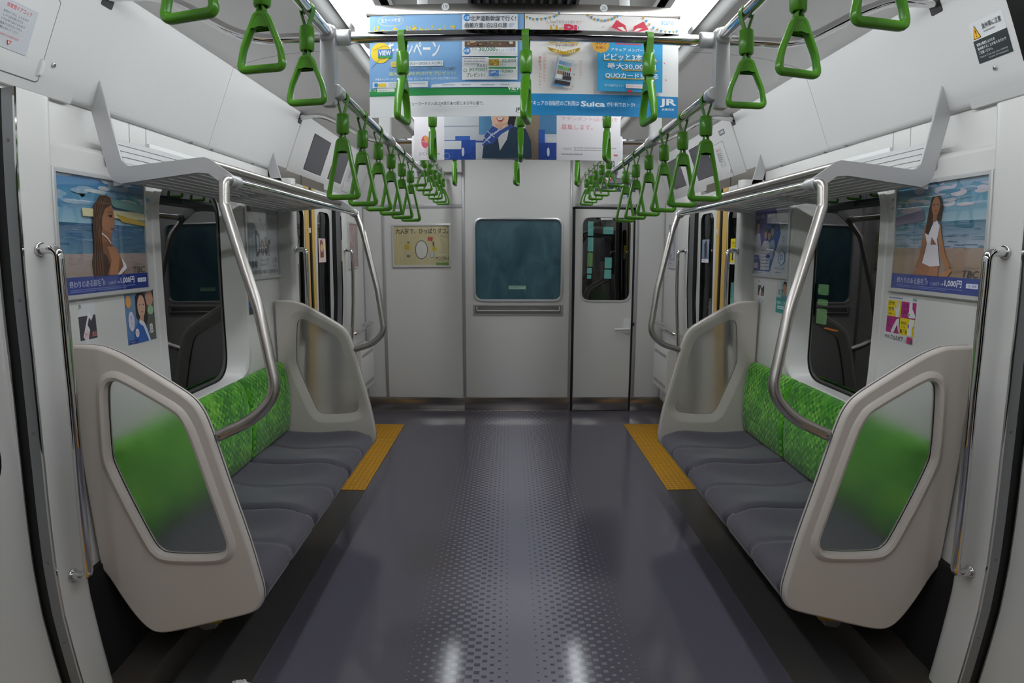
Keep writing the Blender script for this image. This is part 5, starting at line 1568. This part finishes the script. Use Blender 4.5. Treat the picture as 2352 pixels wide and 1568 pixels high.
def draw_book(P):
    P.rect(0, 0, 1, 1, '#d4d3d6', '#dcdbde')
    P.poly([(0.0, 0.05), (0.2, 0.03), (0.3, 0.35), (0.0, 0.5)], '#b9b0aa')
    P.ell(0.1, 0.05, 0.06, 0.06, '#7a4a34')
    P.text('サード', 0.42, 0.735, 0.56, 0.80, '#2e2c30'); P.text('ドア', 0.58, 0.735, 0.68, 0.80, '#4a484c')
    P.text('Third', 0.40, 0.15, 0.62, 0.33, '#84828a', bold=0.005)
    P.text('Door', 0.27, 0.33, 0.75, 0.71, '#6c6a72', bold=0.015)
    P.rect(0.555, 0.42, 0.625, 0.56, '#a6845c'); P.rect(0.565, 0.56, 0.615, 0.64, '#50587c')
    P.text('成功への扉は、必ず三つある', 0.03, 0.15, 0.09, 0.75, '#7c7a7e', vertical=True, bold=0.0)
    P.text('前人未到のプロジェクト', 0.14, 0.30, 0.19, 0.74, '#88868a', vertical=True, bold=0.0)
    P.text('すべての扉を開くために', 0.42, 0.035, 0.95, 0.085, '#77757a')
    P.greek(0.68, 0.12, 0.95, 0.30, 6, '#8f8d92'); P.greek(0.40, 0.81, 0.66, 0.85, 2, '#7b797d'); P.greek(0.80, 0.84, 0.95, 0.88, 3, '#8a888c')
    P.text('12刷', 0.83, 0.72, 0.95, 0.80, '#545256', bold=0.0)
    for x in (0.03, 0.13, 0.23): P.ell(x + 0.03, 0.82, 0.04, 0.055, '#6a686c')
    P.text('への行列の抜け道が、人生を変える', 0.10, 0.90, 0.97, 0.965, '#2e2c30')
    P.line([(0.95, 0.38), (0.95, 0.62), (0.99, 0.70)], 0.0012, '#77757a')
framed(-1, 2.76, 3.155, 1.695, 1.338, 'framed grey book poster reading Third Door on the left wall', draw_book)
def draw_clinic(P):
    P.rect(0, 0, 1, 1, '#d6d6de', '#dfe0e8')
    P.poly([(0, 0), (0.62, 0), (0.78, 0.38), (0.52, 0.95), (0, 0.95)], ['#5450a4', '#5a54a8', '#3d5cae', '#2f62ae', '#5a52a6'])
    P.text('あなたの薄毛、どのタイプ?', 0.04, 0.06, 0.60, 0.13, '#e6e6f4')
    P.poly([(0.0, 0.45), (0.08, 0.36), (0.18, 0.36), (0.22, 0.5), (0.22, 0.80), (0.0, 0.80)], '#d4d2dc'); P.ell(0.12, 0.26, 0.05, 0.10, '#c49a84'); P.poly([(0.06, 0.22), (0.10, 0.14), (0.17, 0.16), (0.17, 0.22), (0.11, 0.2)], '#2a2430')
    P.poly([(0.22, 0.60), (0.30, 0.48), (0.44, 0.48), (0.52, 0.60), (0.50, 0.93), (0.24, 0.93)], '#d8d6de')
    for q in range(6): P.line([(0.24, 0.62 + q * 0.05), (0.30, 0.635 + q * 0.05), (0.37, 0.62 + q * 0.05), (0.43, 0.635 + q * 0.05), (0.49, 0.62 + q * 0.05)], 0.003, '#4c4a6c')
    P.poly([(0.48, 0.50), (0.60, 0.46), (0.64, 0.56), (0.58, 0.74), (0.50, 0.80)], '#a8b8d4')
    for x, y in ((0.36, 0.38), (0.47, 0.40), (0.56, 0.34)):
        P.ell(x, y, 0.042, 0.08, '#c09880'); P.poly([(x - 0.045, y - 0.02), (x - 0.03, y - 0.10), (x + 0.03, y - 0.10), (x + 0.045, y - 0.02), (x, y - 0.05)], '#2a242c')
    P.poly([(0.02, 0.70), (0.18, 0.70), (0.22, 0.80), (0.02, 0.80)], '#3c3a90'); P.greek(0.04, 0.73, 0.18, 0.78, 2, '#c8c6e8'); P.rect(0.0, 0.82, 0.16, 0.91, '#c9c6d8'); P.ell(0.46, 0.72, 0.06, 0.03, '#3c3a90')
    P.poly([(0.84, 0.60), (0.92, 0.66), (0.92, 0.80), (0.84, 0.86), (0.76, 0.80), (0.76, 0.66)], '#5a8cc0'); P.poly([(0.84, 0.615), (0.905, 0.668), (0.905, 0.792), (0.84, 0.845), (0.775, 0.792), (0.775, 0.668)], '#dfe0e8')
    P.text('D', 0.80, 0.69, 0.88, 0.77, '#4a80ba')
    P.text('Dクリニック', 0.68, 0.875, 0.92, 0.915, '#5a5866'); P.greek(0.68, 0.94, 0.92, 0.965, 1, '#8a8894')
    P.greek(0.66, 0.20, 0.94, 0.32, 3, '#8a8894'); P.text('男性', 0.84, 0.42, 0.90, 0.52, '#8a8aa8', vertical=True, bold=0.0); P.greek(0.02, 0.96, 0.5, 0.985, 1, '#9a98a8')
framed(1, 3.18, 2.76, 1.703, 1.350, 'framed blue clinic poster with several people on the right wall', draw_clinic)
def draw_red(P):
    P.rect(0, 0, 1, 1, '#a85a5c', '#9c5054')
    P.text('AI', 0.08, 0.14, 0.55, 0.5, '#d8b4b0'); P.text('人工知能', 0.62, 0.12, 0.80, 0.70, '#d8b4b0', vertical=True); P.greek(0.06, 0.56, 0.9, 0.9, 7, '#c49a98')
    P.greek(0.06, 0.03, 0.9, 0.10, 1, '#c49a98')
framed(-1, 4.615, 4.865, 1.70, 1.345, 'framed dark red poster on the left wall beside the cab', draw_red)
def draw_violet(P):
    P.rect(0, 0, 1, 1, '#8a86ae', '#9c9ab8')
    P.poly([(0, 0), (0.7, 0), (0.5, 0.8), (0, 0.8)], '#6f6aa2'); P.ell(0.4, 0.35, 0.12, 0.12, '#b49a94'); P.poly([(0.2, 0.5), (0.6, 0.46), (0.66, 0.8), (0.15, 0.8)], '#c9c6d4')
    P.rect(0, 0.86, 1, 1, '#cfcde0'); P.greek(0.05, 0.89, 0.6, 0.96, 1, '#8a88a0'); P.rect(0.05, 0.7, 0.35, 0.78, '#54509a')
framed(1, 4.93, 4.72, 1.705, 1.350, 'framed violet poster on the right wall beside the cab', draw_violet)

# poster on the cab wall (its lettering and goods; a plain round stand-in for the figure)
t = thing('framed_poster', 'framed beige poster with brush lettering on the cab wall', 'poster', (-0.83, YE, 1.33))
x0, x1, z0, z1 = -1.078, -0.582, 1.697, 1.342
bm = new()
o_ = [(x0 - 0.016, z1 - 0.016), (x1 + 0.016, z1 - 0.016), (x1 + 0.016, z0 + 0.016), (x0 - 0.016, z0 + 0.016)]
m_ = [(x0 - 0.010, z1 - 0.010), (x1 + 0.010, z1 - 0.010), (x1 + 0.010, z0 + 0.010), (x0 - 0.010, z0 + 0.010)]
i_ = [(x0, z1), (x1, z1), (x1, z0), (x0, z0)]
loft(bm, [[(u, YE, v) for u, v in o_], [(u, YE - 0.012, v) for u, v in o_], [(u, YE - 0.015, v) for u, v in m_], [(u, YE - 0.014, v) for u, v in i_], [(u, YE - 0.003, v) for u, v in i_]])
link('frame', bm, 'aluminium', t, sharp=20)
P = Print((x0, YE - 0.004, z0), (1, 0, 0), (0, 0, -1), x1 - x0, z0 - z1, '#d9c999')
P.text('大人気で、ひっぱりダコ。', 0.03, 0.06, 0.985, 0.205, '#3a342c', bold=0.02)
P.greek(0.79, 0.24, 0.92, 0.26, 1, '#b5a578')
P.ell(0.5, 0.6, 0.11, 0.22, '#e6e2da'); P.ring(0.5, 0.6, 0.115, 0.235, 0.006, '#4a463f')
P.poly([(0.62, 0.27), (0.71, 0.29), (0.70, 0.39), (0.61, 0.37)], '#c23a3c'); P.poly([(0.20, 0.45), (0.29, 0.47), (0.28, 0.60), (0.19, 0.58)], '#d8b83a'); P.ell(0.74, 0.58, 0.045, 0.055, '#d8c03a')
P.poly([(0.25, 0.38), (0.30, 0.40), (0.27, 0.45), (0.24, 0.43)], '#8f8b84'); P.poly([(0.65, 0.67), (0.73, 0.66), (0.73, 0.79), (0.65, 0.80)], '#c9d2d8'); P.line([(0.655, 0.67), (0.66, 0.79), (0.725, 0.79), (0.72, 0.66)], 0.003, '#4a6478')
P.poly([(0.22, 0.64), (0.28, 0.64), (0.28, 0.69), (0.23, 0.69)], '#d8d0ba'); P.poly([(0.23, 0.73), (0.30, 0.73), (0.29, 0.79), (0.23, 0.78)], '#7f7f84'); P.poly([(0.70, 0.40), (0.72, 0.40), (0.735, 0.52), (0.715, 0.52)], '#4a463f')
P.rect(0.785, 0.705, 0.96, 0.75, '#e3d8b4'); P.text('ペンコレ!', 0.75, 0.775, 0.99, 0.85, '#3a342c', bold=0.02); P.greek(0.75, 0.865, 0.98, 0.885, 1, '#8f8460')
P.rect(0.765, 0.92, 0.985, 0.985, '#6fa042'); P.rect(0, 0.975, 0.76, 1, '#e0d9c4')
P.build('sheet', t, 'print_gloss')
bm = new(); bm.faces.new([bm.verts.new((u, YE - 0.0095, v)) for u, v in i_])
link('clear_cover', bm, 'clear_cover', t, smooth=False)

# ================================================================ stickers on the side walls
def flat(s, x, y0, y1, z0, z1, base, label, draw, name='wall_sticker', group=None):
    P = Print((s * x, y0, z0), (0, -s, 0), (0, 0, -1), abs(y1 - y0), z0 - z1, base, thick=0.0008, step=0.00012)
    draw(P)
    tag(P.build(name, m='print_gloss'), label, 'sticker', group)
def draw_phone(P):
    P.text('JR', 0.06, 0.06, 0.24, 0.14, '#2f7a44', bold=0.03)
    P.rect(0.02, 0.24, 0.98, 0.60, '#45434a')
    P.poly([(0.60, 0.18), (0.76, 0.27), (0.42, 0.66), (0.20, 0.55)], '#e4e4e6'); P.poly([(0.60, 0.27), (0.72, 0.33), (0.60, 0.46), (0.48, 0.38)], '#45434a'); P.poly([(0.76, 0.22), (0.84, 0.24), (0.76, 0.30), (0.72, 0.28)], '#e4e4e6')
    P.poly([(0.42, 0.42), (0.56, 0.50), (0.42, 0.62), (0.25, 0.54)], '#e6cfd0'); P.text('マナー', 0.30, 0.49, 0.46, 0.57, '#c0424a'); P.text('通話', 0.68, 0.49, 0.93, 0.57, '#d88a82')
    for i, tx in enumerate(('マナーモードに', '設定の上、通話は', 'ご遠慮ください。')): P.text(tx, 0.14, 0.68 + i * 0.075, (0.76, 0.9, 0.84)[i], 0.73 + i * 0.075, '#5a585e', bold=0.0)
    P.text('Please switch off', 0.14, 0.92, 0.8, 0.95, '#77757a', bold=0.0)
flat(-1, 1.3595, 1.567, 1.648, 1.324, 1.118, '#d4d4d7', 'white phone-manners sticker on the left wall under the beach poster', draw_phone, group='phone-manners stickers')
flat(1, 1.3595, 3.105, 3.022, 1.326, 1.168, '#d4d4d7', 'white phone-manners sticker on the right wall under the clinic poster', draw_phone, group='phone-manners stickers')
def draw_lady(P):
    P.rect(0, 0, 1, 1, '#6f8ea8', '#4c78b0')
    P.poly([(0.62, 0), (1, 0), (1, 1), (0.66, 1)], '#5a5c58'); P.ell(0.84, 0.16, 0.14, 0.16, '#c49680'); P.poly([(0.86, 0), (1, 0), (1, 0.25), (0.94, 0.05)], '#2a2624'); P.ell(0.86, 0.40, 0.11, 0.09, '#9cc49a')
    P.poly([(0.34, 0.10), (0.46, 0.0), (0.62, 0.02), (0.72, 0.2), (0.74, 0.55), (0.66, 0.72), (0.5, 0.66), (0.34, 0.5)], '#241d20')
    P.ell(0.54, 0.30, 0.135, 0.22, '#d3aa92'); P.poly([(0.46, 0.46), (0.60, 0.48), (0.58, 0.64), (0.46, 0.60)], '#c89c84')
    P.poly([(0.36, 0.62), (0.46, 0.56), (0.62, 0.64), (0.72, 0.76), (0.80, 1.0), (0.20, 1.0), (0.24, 0.76)], '#2a62b4'); P.poly([(0.44, 0.54), (0.60, 0.62), (0.66, 0.72), (0.78, 1.0), (0.72, 1.0), (0.56, 0.70), (0.42, 0.62)], '#dfe2e8')
    for x in (0.48, 0.61): P.ell(x, 0.27, 0.022, 0.012, '#2a1e1c', 10)
    P.poly([(0.50, 0.40), (0.60, 0.405), (0.57, 0.425), (0.52, 0.42)], '#b8605c'); P.line([(0.56, 0.28), (0.57, 0.35), (0.55, 0.355)], 0.001, '#b08a74')
    P.ell(0.16, 0.56, 0.10, 0.19, '#d8d4e6'); P.text('学び', 0.12, 0.45, 0.20, 0.67, '#7f86b4', vertical=True, bold=0.0); P.ell(0.10, 0.18, 0.09, 0.12, '#d8a05c'); P.ell(0.32, 0.80, 0.065, 0.085, '#e8e2e8'); P.text('り', 0.29, 0.77, 0.35, 0.83, '#c04a50')
    P.text('息', 0.74, 0.66, 0.90, 0.86, '#e8e8e4', bold=0.02); P.rect(0.03, 0.92, 0.34, 0.98, '#2f3f8c'); P.greek(0.06, 0.94, 0.3, 0.97, 1, '#aab2dc')
flat(-1, 1.3595, 1.798, 1.965, 1.332, 1.150, '#5a84b0', 'square colour sticker of a smiling woman in a blue jacket on the left wall', draw_lady)
def draw_gasa(P):
    P.greek(0.04, 0.03, 0.78, 0.08, 1, '#5a5a80'); P.rect(0.84, 0.02, 0.97, 0.08, '#7fa890')
    P.rect(0.03, 0.11, 0.49, 0.45, '#e6cf14'); P.rect(0.49, 0.11, 0.97, 0.45, '#b2257c'); P.rect(0.03, 0.45, 0.49, 0.80, '#b2257c'); P.rect(0.49, 0.45, 0.97, 0.80, '#e6cf14')
    P.text('ガサ', 0.06, 0.13, 0.26, 0.22, '#4c3f14', bold=0.02); P.text('ガサ', 0.06, 0.25, 0.26, 0.34, '#4c3f14', bold=0.02); P.text('かゆみ', 0.08, 0.38, 0.20, 0.42, '#4c3f14')
    P.text('ゴチ', 0.53, 0.14, 0.73, 0.24, '#6a1a64', bold=0.02); P.text('ゴチ', 0.53, 0.27, 0.73, 0.37, '#6a1a64', bold=0.02)
    P.text('ヒビ', 0.07, 0.50, 0.22, 0.58, '#6a1a64', bold=0.02); P.text('ザラ', 0.07, 0.62, 0.22, 0.70, '#6a1a64', bold=0.02)
    P.text('角化症', 0.53, 0.52, 0.70, 0.58, '#a06818'); P.text('による', 0.56, 0.61, 0.68, 0.65, '#8a6a14'); P.text('黒ずみ', 0.52, 0.68, 0.76, 0.77, '#6a4a10', bold=0.02)
    w_ = '#d9dcdc'
    P.poly([(0.34, 0.45), (0.33, 0.36), (0.26, 0.27), (0.28, 0.25), (0.34, 0.30), (0.34, 0.17), (0.37, 0.13), (0.44, 0.14), (0.46, 0.20), (0.46, 0.30), (0.43, 0.45)], w_); P.line([(0.38, 0.14), (0.38, 0.26)], 0.0012, '#8a8aa0'); P.line([(0.42, 0.15), (0.42, 0.26)], 0.0012, '#8a8aa0')
    P.poly([(0.76, 0.11), (0.86, 0.11), (0.87, 0.24), (0.97, 0.36), (0.97, 0.42), (0.78, 0.43), (0.73, 0.38), (0.77, 0.30)], w_); P.ell(0.775, 0.37, 0.022, 0.035, '#77747c', 12)
    P.poly([(0.47, 0.47), (0.49, 0.80), (0.42, 0.60), (0.32, 0.79), (0.25, 0.80), (0.22, 0.76), (0.38, 0.50)], w_)
    P.poly([(0.83, 0.45), (0.97, 0.46), (0.97, 0.56), (0.91, 0.62), (0.92, 0.80), (0.78, 0.80), (0.76, 0.60)], w_); P.ell(0.79, 0.60, 0.025, 0.05, '#8e6a9c', 14)
    P.text('FERZEA', 0.04, 0.86, 0.21, 0.92, '#5a484c', bold=0.01); P.text('フェルゼア', 0.24, 0.83, 0.66, 0.94, '#2c282c', bold=0.02); P.rect(0.78, 0.82, 0.96, 0.95, '#b83058'); P.rect(0.90, 0.87, 0.945, 0.95, '#3c3c6c'); P.greek(0.69, 0.86, 0.76, 0.94, 3, '#8fa0a8')
flat(1, 1.3595, 1.955, 1.788, 1.320, 1.148, '#d6d6d8', 'yellow and magenta skin cream sticker on the right wall', draw_gasa)
def draw_teal(P):
    P.rect(0, 0, 1, 0.55, '#a8b8bc', '#8fa8ac'); P.rect(0.0, 0.0, 0.24, 0.5, '#c2c8ca'); P.rect(0, 0.53, 1, 1, '#279a94')
    P.poly([(0.3, 0.55), (0.36, 0.42), (0.66, 0.42), (0.74, 0.55)], '#5c8a98'); P.ell(0.52, 0.22, 0.11, 0.20, '#b88468'); P.poly([(0.40, 0.16), (0.44, 0.0), (0.62, 0.0), (0.64, 0.16), (0.52, 0.07)], '#2a2422')
    P.text('先生', 0.12, 0.26, 0.24, 0.42, '#2c3032', vertical=True); P.text('増大', 0.32, 0.24, 0.42, 0.42, '#3a3c3e', vertical=True)
    P.rect(0.70, 0.10, 1, 0.24, '#7fa8bc'); P.text('オンライン', 0.72, 0.13, 0.97, 0.21, '#e8f0f2'); P.text('相談', 0.80, 0.32, 0.97, 0.42, '#e8f0f2'); P.ell(0.92, 0.56, 0.09, 0.10, '#e0cf3a')
    P.text('相談は、このドクター', 0.06, 0.62, 0.96, 0.72, '#d8f0ec'); P.rect(0.12, 0.77, 0.90, 0.87, '#d0e8e4'); P.greek(0.16, 0.79, 0.86, 0.85, 1, '#4aa29c')
flat(1, 1.3595, 2.872, 2.700, 1.323, 1.158, '#279a94', 'teal and white sticker with a doctor on the right wall beside the window', draw_teal)
def draw_slip(P):
    P.rect(0, 0, 1, 0.12, '#2f62b4'); P.rect(0.55, 0.13, 1, 0.27, '#e0c81e'); P.text('7', 0.68, 0.15, 0.84, 0.25, '#2c2a20', bold=0.02); P.rect(0, 0.28, 1, 1, '#7f9cc0', '#b8c2cc')
    P.ell(0.3, 0.45, 0.26, 0.13, '#b07a58'); P.poly([(0, 0.6), (0.5, 0.58), (0.7, 0.85), (0.6, 1), (0, 1)], '#3a5c9c'); P.rect(0.3, 0.78, 0.8, 1, '#2a2c34')
flat(-1, 1.3595, 2.725, 2.845, 1.315, 1.150, '#7f9cc0', 'narrow blue and yellow sticker behind the left bent pole', draw_slip)

# stickers on the door panes
def draw_girl(P):
    P.rect(0, 0, 1, 0.55, '#7fc0e6', '#b8d8ec'); P.rect(0, 0.55, 1, 1, '#e0d8c8'); P.poly([(0.36, 0.1), (0.6, 0.06), (0.7, 0.3), (0.66, 0.56), (0.4, 0.56)], '#2a2226'); P.ell(0.52, 0.32, 0.12, 0.13, '#e0b49c')
    P.text('NG', 0.3, 0.66, 0.75, 0.8, '#c8a83a', bold=0.03); P.rect(0.5, 0.86, 0.7, 0.95, '#3f80c0')
def draw_pink(P):
    P.rect(0, 0, 1, 1, '#e0c0cc', '#e8d0c0'); P.poly([(0.2, 0.1), (0.5, 0.05), (0.7, 0.3), (0.7, 0.8), (0.2, 0.8)], '#8a5440'); P.ell(0.45, 0.4, 0.2, 0.16, '#e0b08c'); P.ell(0.8, 0.3, 0.15, 0.2, '#e8d890')
def draw_yel(P):
    P.rect(0, 0, 1, 0.92, '#ecd51c'); P.text('TOKYO DRINK', 0.06, 0.12, 0.95, 0.22, '#3a3210', bold=0.02); P.greek(0.08, 0.26, 0.7, 0.31, 1, '#6a5a10'); P.rect(0.72, 0.25, 0.93, 0.31, '#d8502c'); P.greek(0.1, 0.40, 0.85, 0.44, 1, '#5a4c10')
    for q in range(4): P.rect(0.16 + q * 0.17, 0.5, 0.27 + q * 0.17, 0.84, ('#2a2a2c', '#d8d4c8', '#4a3c20', '#c8c4b8')[q])
    P.rect(0, 0.92, 1, 1, '#d8d8d4')
def draw_wh(P):
    P.rect(0, 0, 1, 0.85, '#8f9cb0', '#6f7c94'); P.poly([(0.3, 0.2), (0.6, 0.02), (0.72, 0.4), (0.66, 0.8), (0.4, 0.8)], '#2c2a34'); P.rect(0, 0.85, 1, 1, '#e2e0e4'); P.greek(0.1, 0.89, 0.9, 0.95, 1, '#a8a6ac')
flat(-1, leaf_x(1.5) + 0.0105, 3.305, 3.452, 1.560, 1.395, '#e0d8c8', 'blue sticker of a girl on the near leaf of the left far door', draw_girl, 'door_sticker')
flat(-1, leaf_x(1.5) + 0.0105, 3.835, 3.985, 1.560, 1.395, '#e0c0cc', 'pink portrait sticker on the far leaf of the left far door', draw_pink, 'door_sticker')
flat(1, leaf_x(1.5) + 0.0105, 3.505, 3.335, 1.555, 1.396, '#ecd51c', 'yellow drink sticker on the near leaf of the right far door', draw_yel, 'door_sticker')
flat(1, leaf_x(1.5) + 0.0105, 4.045, 3.90, 1.560, 1.398, '#e2e0e4', 'grey-blue photo sticker on the far leaf of the right far door', draw_wh, 'door_sticker')
for s, side, yy in ((-1, 'left', 3.60), (1, 'right', 3.745)):
    pr = Print((s * (leaf_x(1.6) - 0.0045), yy, 1.62), (0, -s, 0), (0, 0, -1), 0.05, 0.03, '#e0d2b0', thick=0.0004)
    pr.greek(0.1, 0.15, 0.9, 0.85, 2, '#8a8a90')
    tag(pr.build('door_sticker'), 'tiny caution sticker on the yellow edge of the %s far door' % side, 'sticker')

# crumpled scrap on the floor, just at the lower frame edge
bm = new()
bmesh.ops.create_icosphere(bm, subdivisions=3, radius=0.03)
rnd2 = random.Random(11)
for v_ in bm.verts:
    k_ = 1 + rnd2.uniform(-0.28, 0.28)
    v_.co = Vector((v_.co.x * 1.1 * k_ - 0.962, v_.co.y * 0.7 * k_ + 1.563, max(0.001, v_.co.z * 0.5 * k_ + 0.013)))
tag(link('paper_scrap', bm, 'paper_white', smooth=False), 'small crumpled white paper scrap on the floor at the bottom edge', 'paper')

# ================================================================ lights outside in the night
bm = new(); box(bm, -6, -6, -1.2, 6, 12, -1.1)
struct('ground_outside', bm, 'unlit_black')
def sign_post(label, x, y, panels, m_of, axis='x', d=0.03):
    t = thing('lit_sign', label, 'sign', (x, y, -1.1))
    bm = new()
    box(bm, x - 0.03, y + (0.035 if axis == 'x' else -0.03), -1.1, x + 0.03, y + 0.09, max(p[3] for p in panels) + 0.03)
    if axis == 'y': bmesh.ops.translate(bm, verts=bm.verts, vec=(0.06, 0, 0))
    link('post', bm, 'black_plastic', t)
    for a, b, z0, z1, m in panels:
        bm = new()
        if axis == 'x': box(bm, a, y, z0, b, y + d, z1, 0.004)
        else: box(bm, x, a, z0, x + d, b, z1, 0.004)
        link('lit_panel', bm, m, t)
sign_post('column of teal and green lit panels seen through the cab door', 1.03, 7.5, [(0.994, 1.064, 1.69, 1.878, 'sign_teal'), (0.994, 1.064, 1.486, 1.668, 'sign_teal'), (0.994, 1.060, 1.285, 1.468, 'sign_green'), (0.992, 1.050, 1.193, 1.268, 'sign_teal'), (0.992, 1.045, 1.124, 1.175, 'sign_teal')], None)
sign_post('separate teal lit notices at the right side of the cab door pane', 1.265, 7.5, [(1.197, 1.33, 1.715, 1.807, 'sign_teal'), (1.226, 1.316, 1.265, 1.407, 'sign_teal'), (1.223, 1.313, 1.126, 1.246, 'sign_teal')], None)
sign_post('green lit panels one above another outside the right window', 2.40, 4.22, [(4.166, 4.275, 1.163, 1.244, 'sign_green'), (4.166, 4.275, 1.081, 1.125, 'sign_green'), (4.166, 4.275, 0.934, 1.051, 'sign_green'), (3.99, 4.15, 0.904, 0.914, 'orange_glow')], None, 'y')
sign_post('teal lit machine front outside the right far door', 2.40, 5.95, [(5.80, 6.10, 0.80, 1.16, 'sign_teal'), (6.3, 6.6, 1.605, 1.62, 'warm_glow')], None, 'y')

for o in bpy.data.objects:
    if '_at' in o: del o['_at']
bpy.context.view_layer.update()
